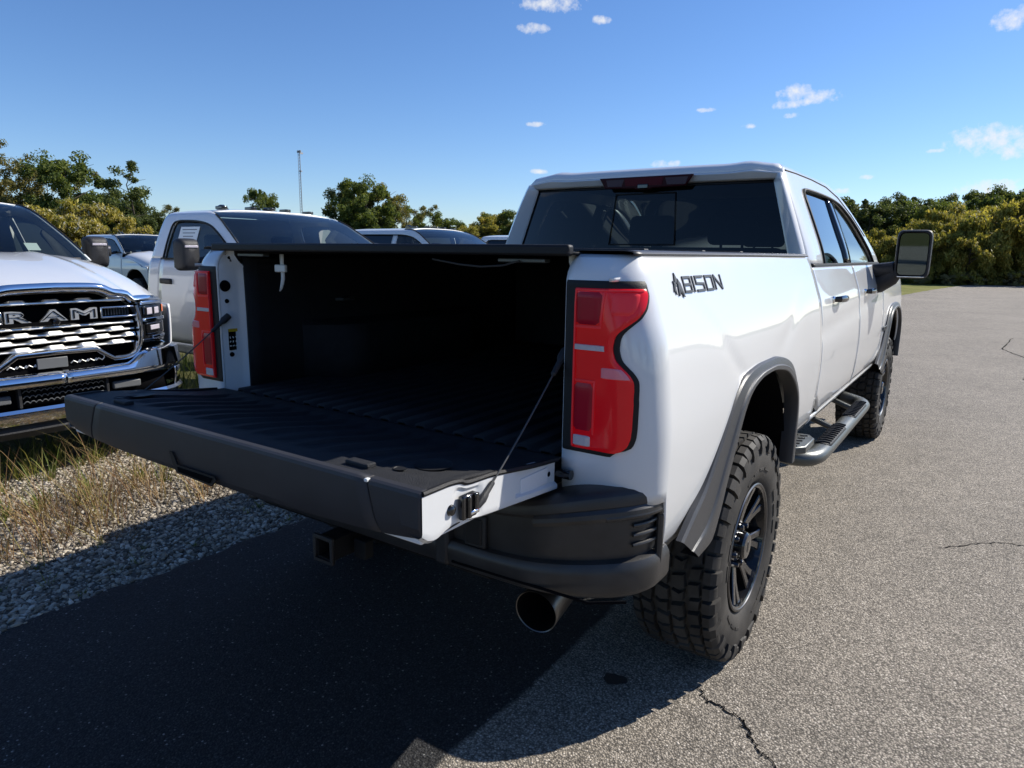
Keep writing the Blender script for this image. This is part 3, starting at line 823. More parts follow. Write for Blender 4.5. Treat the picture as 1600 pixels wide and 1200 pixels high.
# ---- running gear
mb = MB()
for sx in (1, -1):
    mb.tube([(.42*sx, -.02, .66), (.42*sx, .6, .68), (.42*sx, 1.0, .78), (.42*sx, 1.5, .66), (.42*sx, 5.6, .62)], .06, 8)
mb.build('chassis_rail', M['dark'], truck)
for y in (AX_R, AX_F):
    mb = MB(); mb.tube([(-.80, y, .447), (-.2, y, .447), (-.12, y, .447), (.0, y, .447), (.12, y, .447), (.2, y, .447), (.80, y, .447)], [.05, .05, .10, .15, .10, .05, .05], 12); mb.build('axle', M['dark'], truck)
mb = MB(); mb.lathe([(-.10, .0), (-.10, .36), (-.03, .39), (.05, .38), (.10, .33), (.10, 0)], (0, .40, .72), 32, 'z'); mb.build('spare_tyre', M['rubber'], truck)
mb = MB(); mb.box((0, 3.2, .80), (1.75, 2.9, .10)); mb.build('floor_pan', M['dark'], truck)
mb = MB(); mb.box((0, 1.05, .93), (1.5, 2.0, .06)); mb.build('bed_underside', M['dark'], truck)
mb = MB(); mb.box((0, 5.3, .85), (1.2, 1.1, .5)); mb.build('engine_block', M['dark'], truck)

# ---- cab
XG = pchip([1.49,1.56,1.70,1.80,1.90,1.95,1.99,2.015,2.03], [.962,.945,.892,.850,.806,.783,.762,.742,.715])
def cabX(y, z): return XS(z) - .006 - .012*sstep(4.2, 5.9, y)*0
WT = [(2.46,1.50),(2.465,1.60),(2.475,1.75),(2.49,1.86),(2.52,1.90),(2.60,1.912),(2.9,1.915),(3.2,1.912),(3.5,1.895),(3.75,1.835),(3.95,1.75),(4.12,1.645),(4.27,1.53),(4.30,1.50)]
ET = [(2.135,1.50),(2.14,1.60),(2.155,1.75),(2.175,1.88),(2.20,1.97),(2.26,2.022),(2.6,2.030),(3.0,2.030),(3.35,2.018),(3.65,1.968),(3.95,1.865),(4.25,1.715),(4.50,1.565),(4.58,1.50)]
n = 70; W_, E_ = resample(WT, n), resample(ET, n)
cab = thing_part('cab', truck)
for sx in (1, -1):
    mb = MB(); rows = []
    for a, b in zip(W_, E_):
        row = []
        for t in lin(0, 1, 9):
            y, z = a[0] + (b[0] - a[0])*t, a[1] + (b[1] - a[1])*t
            x = XG(z)
            yy = max(0, (2.27 - y)/.14); x -= .030*min(1, yy)**2.2
            row.append((x*sx, y, z))
        rows.append(row)
    mb.grid(rows, flip=sx > 0); mb.build('cab_side_frame', M['white'], cab, angle=50, solid=.03)
    # black trim round the side windows
    mb = MB(); mb.tube([(XG(z)*sx + .002*sx, y, z) for y, z in W_], .009, 6); mb.build('window_surround', M['seal'], cab)
    # drip seam along the roof
    mb = MB(); mb.tube([((XG(z) + .001)*sx, y, z) for y, z in [(2.25,1.985),(2.5,1.992),(2.9,1.995),(3.3,1.985),(3.6,1.94),(3.9,1.84),(4.2,1.70)]], .004, 6); mb.build('roof_seam', M['seal'], cab)
    # B pillar
    mb = MB(); rows = []
    for z in lin(1.50, 1.918, 10): rows.append([((XG(z) - .002)*sx, y, z) for y in (3.19, 3.25, 3.262, 3.268, 3.28, 3.34)])
    mb.grid(rows, flip=sx < 0); mb.build('door_pillar', M['gloss'], cab, solid=.03)
# roof
mb = MB(); rows = []
for k, (y, z) in enumerate(E_):
    if z < 1.955 and y < 2.4: continue
    if y > 3.62: break
    xe = XG(z) - .030*min(1, max(0, (2.27 - y)/.14))**2.2
    row = []
    for q in lin(-1, 1, 41):
        c = abs(q)
        zz = z + .016*(1 - c**4)
        zz -= .010*sstep(.86, .80, c)*sstep(.3, .6, c)*0
        zz += .012*math.exp(-((c - .80)/.10)**2) - .008*sstep(.55, .35, c)*0
        row.append((xe*q, y - .035*(1 - c**2)*sstep(2.4, 2.2, y)*0, zz))
    rows.append(row)
mb.grid(rows); mb.build('roof', M['white'], cab, angle=50, solid=.02)
y_r, z_r = rows[0][0][1], rows[0][0][2]
# header between roof and rear glass
mb = MB(); hrows = []
top = rows[0]
hrows.append([(p[0], p[1], p[2]) for p in top])
for f_, dy in [(.10, -.010), (.22, -.014), (.75, .004), (1.0, .016)]:
    hrows.append([(p[0], p[1] + dy, p[2] + (1.938 - p[2])*f_) for p in top])
mb.grid(hrows, flip=True); mb.build('roof_header', M['white'], cab, angle=25, solid=.012)
# rear glass and surround
def rgx(z): return .866 - (z - 1.50)*.295
def rgy(z): return 2.185 + (z - 1.50)*.12
def rg_pt(q, z, off=0): return (rgx(z)*q, rgy(z) - .012*(1 - q*q) - off, z)
mb = MB()
mb.grid([[rg_pt(q, z) for q in lin(-1, 1, 25)] for z in lin(1.47, 1.935, 10)]); rw = mb.build('rear_window', M['privacy'], truck)
# slider frame: four black bars and a darker defogger band
def bar(q0, q1, z0, z1, name, m_, off=.003, par=rw):
    b_ = MB(); b_.grid([[rg_pt(q, z, off) for q in lin(q0, q1, 6)] for z in lin(z0, z1, 3)]); return b_.build(name, m_, par, solid=.004)
sq0, sq1 = -.225, .255
bar(sq0 - .008, sq0, 1.60, 1.895, 'slider_frame', M['seal']); bar(sq0, sq1, 1.888, 1.895, 'slider_frame', M['seal']); bar(sq0, sq1, 1.60, 1.607, 'slider_frame', M['seal']); bar(sq1, sq1 + .008, 1.60, 1.895, 'slider_frame', M['seal'])
bar(-1, 1, 1.925, 1.936, 'glass_border', M['seal'], .002)
bar(-1, 1, 1.47, 1.545, 'glass_border', M['seal'], .002)
for q in (-1, 1):
    bar(min(q, q*.975), max(q, q*.975), 1.545, 1.925, 'glass_border', M['seal'], .002)
# body panel between glass edge and cab side
for sx in (1, -1):
    mb = MB(); rows = []
    for z in lin(1.48, 1.965, 16):
        x0, y0 = rgx(min(z, 1.94)) - .012, rgy(z) - .004
        e = 0
        for (ey, ez), (ey2, ez2) in zip(E_[:-1], E_[1:]):
            if ez <= z <= ez2: e = ey + (ey2 - ey)*(z - ez)/(ez2 - ez + 1e-9); break
        x1 = XG(z) - .030*min(1, max(0, (2.27 - e)/.14))**2.2
        rows.append([(x0*sx, y0, z), ((x0 + .012)*sx, y0 - .010, z), ((x0*.5 + x1*.5)*sx, (y0 + e)/2 - .016, z), ((x1 - .012)*sx, e - .010, z), ((x1 + .001)*sx, e + .004, z)])
    mb.grid(rows, flip=sx < 0); mb.build('rear_corner_panel', M['white'], cab, angle=50, solid=.01)
mb = MB(); rows = []
for z in lin(.80, 1.50, 6): rows.append([(x, 2.118, z) for x in lin(-.95, .95, 10)])
mb.grid(rows); mb.build('cab_back_panel', M['white'], cab, solid=.02)
# high brake light on the header
bl = MB(); yb = y_r - .020
P = [(-.262, z_r + .010), (.312, z_r + .010), (.268, z_r - .050), (.07, z_r - .055), (.055, z_r - .063), (-.02, z_r - .063), (-.035, z_r - .055), (-.222, z_r - .050)]
bl.prism(P, yb, yb - .016, lambda a_, b_, d_: (a_, d_, b_)); blo = bl.build('brake_light', M['smoke3'], cab, bevel=.005)
for x0, x1 in ((-.215, -.115), (.150, .268)):
    mb = MB(); mb.prism([(x0, z_r - .002), (x1 + .014, z_r - .002), (x1, z_r - .040), (x0 + .012, z_r - .040)], yb - .0165, yb - .0185, lambda a_, b_, d_: (a_, d_, b_)); mb.build('cargo_lens', M['smoke2'], blo, smooth=False)
mb = MB(); mb.prism([(-.10, z_r + .002), (.14, z_r + .002), (.13, z_r - .040), (-.09, z_r - .040)], yb - .0165, yb - .0185, lambda a_, b_, d_: (a_, d_, b_)); mb.build('stop_lens', M['maroon'], blo, smooth=False)
mb = MB(); mb.box((.018, yb - .018, z_r - .045), (.065, .014, .026)); mb.build('camera_pod', M['gloss'], blo, bevel=.005)
# side windows
for sx in (1, -1):
    def in_top(y):
        P_ = [p for p in WT if p[0] >= 2.49]
        return float(np.interp(y, [p[0] for p in P_], [p[1] for p in P_]))
    for (ya, yb_, nm) in ((2.47, 3.20, 'rear'), (3.33, 4.29, 'front')):
        mb = MB(); rows = []
        for y in lin(ya, yb_, 24):
            t = in_top(y) if y > 2.5 else float(np.interp(y, [2.46, 2.475, 2.5], [1.50, 1.74, 1.885]))
            rows.append([((XG(z) - .012 - .004*math.sin(math.pi*(z - 1.49)/.42))*sx, y, z) for z in lin(1.485, max(t, 1.49), 10)])
        mb.grid(rows, flip=sx > 0); mb.build('side_window', M['privacy_s'] if nm == 'rear' else M['pane'], truck)
    # belt moulding
    mb = MB(); rows = []
    for y in lin(2.13, 4.50, 40): rows.append([((.966 + dx)*sx, y, 1.50 + dz) for dx, dz in [(-.012,.012),(.002,.012),(.006,.004),(.006,-.006),(.0,-.012)]])
    mb.grid(rows, flip=sx < 0); mb.build('belt_moulding', M['seal'], cab, solid=.006)
# doors
def door(sx, y0, y1, bot):
    ys_ = lin(y0, y1, 34)
    o = side_panel(truck, ys_, bot, lambda y: 1.495, lambda y, z: cabX(y, z) - .006*math.exp(-((z - (1.17 + .05*(y - 2)))/.03)**2), 'door', M['white'], sx, nz=22, solid=.03)
    return o
bots = {0: lambda y: .735 if y > 2.3 else .735 + .10*sstep(2.3, 2.09, y), 1: lambda y: .735}
for sx in (1, -1):
    for k, (y0, y1) in enumerate(((2.085, 3.264), (3.274, 4.405))):
        dr = door(sx, y0, y1, bots[k])
        hy = y0 + .30 if k == 0 else y0 + .28
        hy = 2.50 if k == 0 else 3.60
        hz = 1.325
        xh = cabX(hy, hz)
        mb = MB(); mb.tube([((xh + .004)*sx, hy - .085, hz), ((xh + .034)*sx, hy - .075, hz + .002), ((xh + .046)*sx, hy - .02, hz + .003), ((xh + .044)*sx, hy + .05, hz), ((xh + .030)*sx, hy + .085, hz - .002), ((xh + .004)*sx, hy + .092, hz - .003)], [.013,.017,.019,.018,.016,.012], 12, sx=.7); h_ = mb.build('door_handle', M['gloss'], dr)
        mb = MB(); mb.box(((xh + .0)*sx, hy - .085, hz), (.022, .045, .034)); mb.build('handle_base', M['chrome'], dr, bevel=.008)
    # door seams (dark gap behind)
    for y in (2.07, 3.269, 4.41):
        mb = MB(); rows = []
        for z in lin(.74, 1.495, 14): rows.append([((cabX(y, z) - .020)*sx, y - .02, z), ((cabX(y, z) - .020)*sx, y + .02, z)])
        mb.grid(rows); mb.build('door_gap', M['seal'], cab, solid=.004)
    # rocker and sill
    mb = MB(); rows = []
    for y in lin(2.09, 4.50, 30):
        rows.append([((1.026)*sx, y, .742), (1.024*sx, y, .725), (1.010*sx, y, .70), (.985*sx, y, .672), (.96*sx, y, .662), (.90*sx, y, .675)])
    mb.grid(rows, flip=sx > 0); mb.build('rocker_panel', M['white'], cab, angle=50, solid=.01)
    # front fender
    def fbot(y):
        d = (y - AX_F)/.60
        a_ = .60 + .55*math.sqrt(max(0, 1 - min(1, abs(d))**2.6)) if abs(d) < 1 else .70
        return max(a_, .70)
    ff = side_panel(truck, lin(4.416, 4.7, 14) + lin(4.71, 5.3, 26) + lin(5.31, 5.98, 26), fbot, lambda y: 1.50 - .10*sstep(4.7, 5.98, y), lambda y, z: cabX(y, z) - .05*sstep(5.55, 5.98, y)**2 - .03*sstep(1.40, 1.5, z), 'front_fender', M['white'], sx, nz=20, solid=.012)
    make_flare(sx, ff, dy=AX_F - .93, xb=-.008)
    make_well(sx, AX_F, truck)
    # badge
    mb = MB(); mb.box((1.062*sx, 4.53, 1.0), (.006, .20, .034)); bd = mb.build('fender_badge', M['emblem'], ff, bevel=.003)
    for k in range(5):
        mb = MB(); mb.box((1.0655*sx, 4.46 + k*.035, 1.0), (.003, .014, .018)); mb.build('badge_mark', M['machined'], bd)
# hood, windshield, front end
mb = MB(); rows = []
for y in lin(4.50, 6.0, 18):
    z0 = 1.50 - .10*sstep(4.7, 5.98, y)
    rows.append([(x, y + .0*(1 - (x/.94)**2), z0 + .055*(1 - abs(x/.94)**3) + .02*math.exp(-((abs(x) - .45)/.12)**2)) for x in lin(-.935, .935, 27)])
mb.grid(rows); mb.build('hood', M['white'], truck, angle=40, solid=.02)
mb = MB(); rows = []
for k, (y, z) in enumerate(E_):
    if y < 3.58: continue
    xe = XG(z) - .03
    rows.append([(xe*q, y + .14*(1 - q*q)*sstep(3.5, 4.5, y) + .03*(1 - q*q), z + .012*(1 - q*q)) for q in lin(-1, 1, 17)])
mb.grid(rows); mb.build('windshield', M['pane'], truck)
mb = MB(); mb.box((0, 6.02, 1.10), (1.84, .08, .54)); gr = mb.build('front_grille', M['gloss'], truck, bevel=.03)
for z in (.95, 1.05, 1.15, 1.25):
    mb = MB(); mb.box((0, 6.065, z), (1.40, .02, .035)); mb.build('grille_bar', M['satin'], gr, bevel=.006)
for sx in (1, -1):
    mb = MB(); mb.box((.82*sx, 6.05, 1.17), (.22, .06, .26)); hl = mb.build('headlight', M['smoke'], truck, bevel=.02)
    mb = MB(); mb.box((.82*sx, 6.082, 1.20), (.16, .01, .05)); mb.build('headlight_lens', M['clear'], hl, bevel=.004)
mb = MB(); mb.box((0, 6.08, .74), (2.0, .22, .26)); mb.build('front_bumper', M['satin'], truck, bevel=.05, seg=3)

# side mirrors (tall trailering type)
for sx in (1, -1):
    mr = thing_part('side_mirror', truck)
    mb = MB()
    rows = []
    cx0, cz0 = 1.232, 1.572
    for (dy, hw, hh) in [(-.004,.090,.148),(-.022,.096,.154),(-.020,.106,.164),(.0,.111,.169),(.03,.110,.168),(.07,.096,.150),(.095,.06,.10),(.10,.0,.0)]:
        row = []
        for k in range(40):
            th = 2*math.pi*k/40; c, s_ = math.cos(th), math.sin(th)
            e = .28
            row.append(((cx0 + hw*abs(c)**e*(1 if c >= 0 else -1))*sx, 4.10 + dy, cz0 + hh*abs(s_)**e*(1 if s_ >= 0 else -1)))
        rows.append(row)
    mb.grid(rows, cv=True, flip=sx < 0); mh = mb.build('mirror_housing', M['plastic'], mr, angle=45)
    mb = MB(); P = []
    for k in range(40):
        th = 2*math.pi*k/40; c, s_ = math.cos(th), math.sin(th); e = .25
        P.append((.088*abs(c)**e*(1 if c >= 0 else -1), .145*abs(s_)**e*(1 if s_ >= 0 else -1)))
    gm = MB(); gm.prism(P, 0, .004, lambda a_, b_, d_: (a_, d_, b_)); g_ = gm.build('mirror_glass', M['mirror'], mr, smooth=False)
    g_.location = (cx0*sx, 4.086, cz0); g_.rotation_euler = (R(1), 0, R(9)*sx)
    mb = MB(); mb.box((cx0*sx, 4.074, cz0 - .158), (.17, .006, .006)); mb.build('mirror_strip', M['chrome'], mr, bevel=.002)
    mb = MB(); mb.tube([(.96*sx, 4.16, 1.44), (1.02*sx, 4.15, 1.45), (1.13*sx, 4.12, 1.47)], [.05, .055, .05], 12, sx=1.0); mb.build('mirror_arm', M['plastic'], mr)
    mb = MB(); mb.tube([(.96*sx, 4.18, 1.35), (1.03*sx, 4.17, 1.36), (1.10*sx, 4.14, 1.40), (1.14*sx, 4.13, 1.46)], [.07, .07, .06, .05], 12); mb.build('mirror_foot', M['plastic'], mr)

# running boards
for sx in (1, -1):
    rb = MB()
    path = [(.90,1.86,.60),(.97,1.87,.585),(1.035,1.90,.575),(1.075,1.95,.572),(1.092,2.03,.572),(1.095,2.2,.572),(1.095,3.3,.572),(1.092,3.45,.572),(1.07,3.52,.574),(1.03,3.55,.58),(.95,3.56,.595)]
    # smooth the path
    d = np.r_[0, np.cumsum([math.dist(path[i], path[i+1]) for i in range(len(path)-1)])]
    fs = [pchip(d, [p[k] for p in path]) for k in range(3)]
    rb.tube([(fs[0](t)*sx, fs[1](t), fs[2](t)) for t in np.linspace(0, d[-1], 60)], .041, 18, sx=1.2)
    rbo = rb.build('running_board', M['steel'], truck, angle=50)
    for (y0, y1) in ((2.10, 2.62), (2.86, 3.38)):
        mb = MB(); rows = []
        for y in lin(y0, y1, 12):
            e = min(1, min(y - y0, y1 - y)/.05 + .55)
            rows.append([((1.095 + w*e)*sx, y, z) for w, z in [(-.042,.600),(-.034,.610),(.0,.616),(.034,.610),(.042,.600)]])
        mb.grid(rows, flip=sx < 0); pd = mb.build('step_pad', M['plastic'], rbo, solid=.006)
        for k in range(11):
            y = y0 + .03 + (y1 - y0 - .06)*k/10
            mb = MB(); mb.tube([((1.095 - .032)*sx, y - .012, .612), (1.095*sx, y, .6195), ((1.095 + .032)*sx, y + .012, .612)], .006, 6); mb.build('pad_rib', M['vinyl'], pd)
    for y in (2.15, 2.65, 3.3):
        mb = MB(); mb.tube([(1.06*sx, y, .572), (.80*sx, y + .02, .66), (.6*sx, y + .02, .72)], .018, 8); mb.build('bracket', M['steel'], rbo)
    # bed side step in front of the rear wheel
    bst = MB(); bst.prism([(.93,1.60),(1.06,1.60),(1.105,1.66),(1.105,1.84),(1.07,1.90),(.93,1.90)], .665, .70, lambda a_, b_, d_: (a_*sx, b_, d_)); bso = bst.build('bed_step', M['steel'], truck, bevel=.006)
    for i in range(5):
        for j in range(3):
            mb = MB(); mb.box(((.965 + j*.045)*sx, 1.635 + i*.055, .7015), (.030, .012, .006), (0, 0, .6)); mb.build('step_lug', M['plastic'], bso)
# seats and dash seen through the glass
def seat(x, y, w, hr=True):
    mb = MB(); mb.box((x, y, 1.28), (w, .16, .62), (R(-10), 0, 0)); s_ = mb.build('seat', M['seat'], truck, bevel=.04, seg=3)
    mb = MB(); mb.box((x, y + .25, 1.02), (w, .5, .16)); mb.build('seat_cushion', M['seat'], s_, bevel=.04)
    if hr:
        for q in ([-.48, 0, .48] if w > 1 else [0]):
            mb = MB(); mb.box((x + q, y - .05, 1.69), (.27, .10, .17)); mb.build('headrest', M['seat'], s_, bevel=.035, seg=3)
            for e in (-.06, .06):
                mb = MB(); mb.tube([(x + q + e, y - .05, 1.56), (x + q + e, y - .05, 1.63)], .008, 8); mb.build('headrest_post', M['gloss'], s_)
seat(0, 2.42, 1.5); seat(-.42, 3.30, .56); seat(.42, 3.30, .56)
mb = MB(); mb.box((0, 4.35, 1.33), (1.7, .36, .30)); mb.build('dashboard', M['seat'], truck, bevel=.06)
mb = MB(); mb.box((0, 3.9, 1.80), (.24, .03, .07)); mb.build('inner_mirror', M['gloss'], truck, bevel=.012)
mb = MB(); mb.box((0, 3.0, 1.975), (1.36, 1.35, .02)); mb.build('headliner', M['seat'], truck)

# lettering on the bed side
TH, LH = .0066, .040
def strokes(name, y0, y1, segs):
    mb_ = MB()
    for (a0, b0, a1, b1) in segs:       # unit-square stroke from (a0,b0) to (a1,b1)
        ya, yb = y0 + a0*(y1 - y0), y0 + a1*(y1 - y0); za, zb = 1.446 + b0*LH, 1.446 + b1*LH
        dy, dz = yb - ya, zb - za; l_ = math.hypot(dy, dz); ny, nz_ = -dz/l_*TH/2, dy/l_*TH/2; ey, ez = dy/l_*TH/2*.9, dz/l_*TH/2*.9
        P = [(ya - ey + ny, za - ez + nz_), (yb + ey + ny, zb + ez + nz_), (yb + ey - ny, zb + ez - nz_), (ya - ey - ny, za - ez - nz_)]
        mb_.prism(P, .0006, .0036, lambda a, b, d_: (bedX(a, b) + d_, a, b))
    return mb_.build('bed_letter', M['emblem'], truck, smooth=False)
SEG = {'B': [(0,1,1,1),(1,1,1,0),(1,0,0,0),(.1,.5,.95,.5),(0,0,0,1)], 'I': [(.5,0,.5,1)], 'S': [(1,1,0,1),(0,1,0,.53),(0,.53,1,.47),(1,.47,1,0),(1,0,0,0)],
       'O': [(0,0,1,0),(1,0,1,1),(1,1,0,1),(0,1,0,0)], 'N': [(0,0,0,1),(.02,1,.98,0),(1,0,1,1)]}
for ch, a, b in (('B', .318, .372), ('I', .388, .400), ('S', .418, .480), ('O', .502, .562), ('N', .584, .645)): strokes(ch, a, b, SEG[ch])
lg = MB()
for P in ([(.232,1.449),(.242,1.470),(.240,1.478),(.250,1.474),(.262,1.500),(.270,1.485),(.266,1.468),(.258,1.478),(.254,1.462),(.248,1.466),(.246,1.440),(.240,1.452)],
          [(.262,1.436),(.268,1.462),(.276,1.484),(.290,1.470),(.300,1.440),(.306,1.432),(.294,1.434),(.288,1.450),(.280,1.440),(.276,1.456),(.270,1.438)]):
    lg.prism(P, .0005, .0042, lambda a_, b_, d_: (bedX(a_, b_) + d_, a_, b_))
lg.build('bed_emblem', M['emblem'], truck, smooth=False)
# tiny crash-avoidance: fuel door outline on the bed side
# ------------------------------------------------------------------ parked trucks of the row (local: +x forward, grille plane x=0, u = y)
YS2 = pchip([.50,.56,.62,.72,.85,1.0,1.12,1.22,1.32,1.40,1.45], [.93,.965,.985,1.000,1.012,1.016,1.010,.998,.985,.968,.945])
ZF = pchip([0,.25,.315,.38,.49,.55,.70,.80,.90,1.0], [1.312,1.304,1.292,1.262,1.242,1.196,1.192,1.180,1.15,1.10])     # hood leading edge height
XF = pchip([0,.3,.5,.65,.78,.88,.95,1.0], [.02,.01,-.03,-.09,-.18,-.30,-.45,-.62])                                      # its sweep
ZR = pchip([0,.3,.55,.75,.90,.97,1.0], [1.505,1.50,1.485,1.455,1.40,1.33,1.25])
def hood_pt(q, t):
    u = q*.985; a = abs(u)
    xf = XF(a); x = xf + (-1.50 - xf)*t
    e = min(1, t*1.06); k = 1 - (1 - e)**1.7
    z = ZF(a) + (ZR(a) - ZF(a))*k
    z += .018*math.exp(-((a - .40)/.07)**2)*sstep(0, .3, t)*sstep(1, .8, t)
    return (x, u, z)
def ram_side(parent, sx, x0, x1, zb, name, nz=14, zt=lambda x: 1.45, mat_=None, nx=24, solid=.02):
    mb = MB(); rows = []
    for x in lin(x0, x1, nx):
        b, t = zb(x), zt(x); row = []
        for k in range(nz + 1):
            z = b + (t - b)*k/nz
            y = YS2(z) - .006*math.exp(-((z - 1.18)/.03)**2) - .10*max(0, (x + .55)/.5)**2*(1 if x > -.55 else 0)
            row.append((x, y*sx, z))
        rows.append(row)
    mb.grid(rows, flip=sx < 0)
    return mb.build(name, mat_ or M['white'], parent, angle=40, solid=solid)
def arch_fn(ax, base=.56):
    def f(x):
        d = abs(x - ax)/.56
        return max(base, .47 + .56*math.sqrt(max(0, 1 - min(1, d)**2.4))) if d < 1 else base
    return f
def make_ram(label, group, crew=True, mx=-1.97, bed=True, lights=True, front='full', antenna=True, sticker=False):
    t = thing('parked_truck', label, 'truck', (0,0,0), 0, group)
    AX = -.93; cab_back = -4.05 if crew else -3.20
    L = -6.1 if crew else -5.9; AXR = AX - 4.30 if crew else AX - 3.56
    fa = arch_fn(AX)
    # hood
    mb = MB(); mb.grid([[(lambda p: (p[0] - .05, p[1]*.99, p[2] - .075))(hood_pt(q, 0)) for q in lin(-1, 1, 61)]] + [[(lambda p: (p[0] - .004, p[1], p[2] - .016))(hood_pt(q, 0)) for q in lin(-1, 1, 61)]] + [[hood_pt(q, tt) for q in lin(-1, 1, 61)] for tt in [.006] + lin(.03, 1, 22)], flip=True); hd = mb.build('hood', M['white'], t, angle=35, solid=.012)
    mb = MB(); mb.grid([[Vector(hood_pt(q, tt)) + Vector((0,0,.0015)) for q in (.745, .750)] for tt in lin(.02, 1, 20)])
    for sx in (1, -1):
        ram_side(t, sx, -.32, -1.60, fa, 'front_fender', zt=lambda x: max(1.02, hood_pt(.985, min(1, max(0, (x + .60)/(-.90))))[2] + .004) if x < -.60 else 1.10, nx=40)
        mb = MB(); rows = []
        for k in range(25):
            th = math.pi*k/24; y, z = AX + .54*math.cos(th), .47 + .55*math.sin(th)
            rows.append([(y, .99*sx, z), (y, .60*sx, z), (AX, .60*sx, .47)])
        mb.grid(rows); mb.build('wheel_well', M['dark'], t)
    # wheels
    for x in (AX, AXR):
        for sx in (1, -1):
            w = thing_part('wheel', t); w.location = (x, .87*sx, .40); w.rotation_euler = (.3 + x, 0, math.pi/2*sx); w.scale = (.9, .9, .9)
            w.rotation_euler = (0, 0, math.pi/2*sx)
            ty = None
            for k in ('tyre', 'tread', 'rim', 'spoke_set', 'hub'):
                me, mk = WM[k]; o = link(k, me, M[mk], ty if k == 'tread' else w)
                if k == 'tyre': ty = o
                if k == 'tread': o['kind'] = 'stuff'
    # cab lower doors
    dl = [(-1.61, -2.72), (-2.73, -3.80)] if crew else [(-1.61, -2.99)]
    for sx in (1, -1):
        for (a, b) in dl:
            dr = ram_side(t, sx, a, b, lambda x: .60, 'door', nx=20)
            hx = b + .15
            mb = MB(); mb.box((hx, (YS2(1.22) + .012)*sx, 1.225), (.20, .03, .055)); mb.build('door_handle', M['plastic'], dr, bevel=.012)
        ram_side(t, sx, dl[-1][1] - .01, cab_back, lambda x: .60, 'cab_corner', nx=8)
        ram_side(t, sx, -1.50, cab_back, lambda x: .48, 'rocker_panel', nx=8, zt=lambda x: .595, nz=4)
    # greenhouse
    XG2 = pchip([1.44,1.55,1.70,1.80,1.87,1.92,1.945], [.945,.912,.860,.822,.790,.752,.68])
    roof_f, base_f = -2.30, -1.50
    wt = [(-1.72,1.45),(-1.80,1.52),(-1.95,1.62),(-2.12,1.715),(-2.28,1.785),(-2.45,1.82),(-2.6,1.832),(cab_back + .40,1.836),(cab_back + .30,1.828),(cab_back + .255,1.79),(cab_back + .245,1.70),(cab_back + .235,1.55),(cab_back + .23,1.45)]
    et = [(-1.47,1.43),(-1.60,1.52),(-1.78,1.64),(-1.97,1.755),(-2.16,1.86),(-2.32,1.917),(-2.48,1.935),(cab_back + .35,1.935),(cab_back + .15,1.93),(cab_back + .07,1.90),(cab_back + .045,1.80),(cab_back + .02,1.62),(cab_back + .0,1.45)]
    n_ = 64; W2, E2 = resample(wt, n_), resample(et, n_)
    cab2 = thing_part('cab', t)
    for sx in (1, -1):
        mb = MB(); rows = []
        for a, b in zip(W2, E2):
            rows.append([(a[0] + (b[0]-a[0])*q, XG2(a[1] + (b[1]-a[1])*q)*sx, a[1] + (b[1]-a[1])*q) for q in lin(0, 1, 6)])
        mb.grid(rows, flip=sx < 0); mb.build('cab_side_frame', M['white'], cab2, angle=50, solid=.025)
        mb = MB(); mb.tube([(x, (XG2(z) + .003)*sx, z) for x, z in W2], .010, 5); mb.build('window_surround', M['seal'], cab2)
        mb = MB(); mb.tube([(x, (XG2(z) + .004)*sx, z) for x, z in E2[2:26]], .009, 5); mb.build('windshield_seal', M['seal'], cab2)
        # glass
        wx = [p[0] for p in W2[::-1]]; wz = [p[1] for p in W2[::-1]]
        segs = [(-1.73, -2.66), (-2.78, cab_back + .24)] if crew else [(-1.73, cab_back + .24)]
        for (a, b) in segs:
            mb = MB(); rows = []
            for x in lin(a, b, 20):
                tz = float(np.interp(x, wx, wz)); rows.append([(x, (XG2(z) - .014)*sx, z) for z in lin(1.44, max(1.445, tz), 8)])
            mb.grid(rows, flip=sx < 0); mb.build('side_window', M['privacy_s'] if (crew and a < -2.7) else M['pane'], t)
        if crew:
            mb = MB(); mb.grid([[(x, (XG2(z) - .004)*sx, z) for x in (-2.665, -2.72, -2.775)] for z in lin(1.45, 1.835, 8)], flip=sx > 0); mb.build('door_pillar', M['white'], cab2, solid=.02)
        mb = MB(); mb.grid([[(x, (.952 + d_)*sx, 1.452 + e_) for d_, e_ in ((-.012,.01),(.004,.008),(.004,-.008))] for x in lin(-1.66, cab_back + .2, 12)], flip=sx < 0); mb.build('belt_moulding', M['seal'], cab2, solid=.005)
        # mirror
        mr = thing_part('side_mirror', t)
        mb = MB(); rows = []
        for (dx, hw, hh) in [(-.010,.092,.135),(-.012,.100,.145),(.02,.104,.150),(.07,.101,.146),(.105,.088,.130),(.125,.062,.10),(.128,.0,.0)]:
            row = []
            for k in range(28):
                th = 2*math.pi*k/28; c, s_ = math.cos(th), math.sin(th); e = .35
                row.append((mx + dx, (1.20 + hw*abs(c)**e*(1 if c >= 0 else -1))*sx, 1.50 + hh*abs(s_)**e*(1 if s_ >= 0 else -1)))
            rows.append(row)
        mb.grid(rows, cv=True); mb.build('mirror_housing', M['plastic'], mr, angle=60)
        mb = MB(); mb.box((mx - .013, 1.20*sx, 1.50), (.006, .20, .24)); mb.build('mirror_glass', M['mirror'], mr, bevel=.002)
        mb = MB(); mb.box((mx + .128, 1.20*sx, 1.575), (.012, .13, .022)); mb.build('signal_lens', M['clear'], mr, bevel=.004)
        mb = MB(); mb.tube([(mx + .02, .93*sx, 1.47), (mx + .03, 1.02*sx, 1.45), (mx + .04, 1.12*sx, 1.43)], .035, 8); mb.build('mirror_arm', M['plastic'], mr)
    # roof
    mb = MB(); rows = []
    for x, z in E2:
        if x > -2.33 or z < 1.88: continue
        rows.append([(x, XG2(z)*q, z + .035*(1 - abs(q)**3)) for q in lin(-1, 1, 21)])
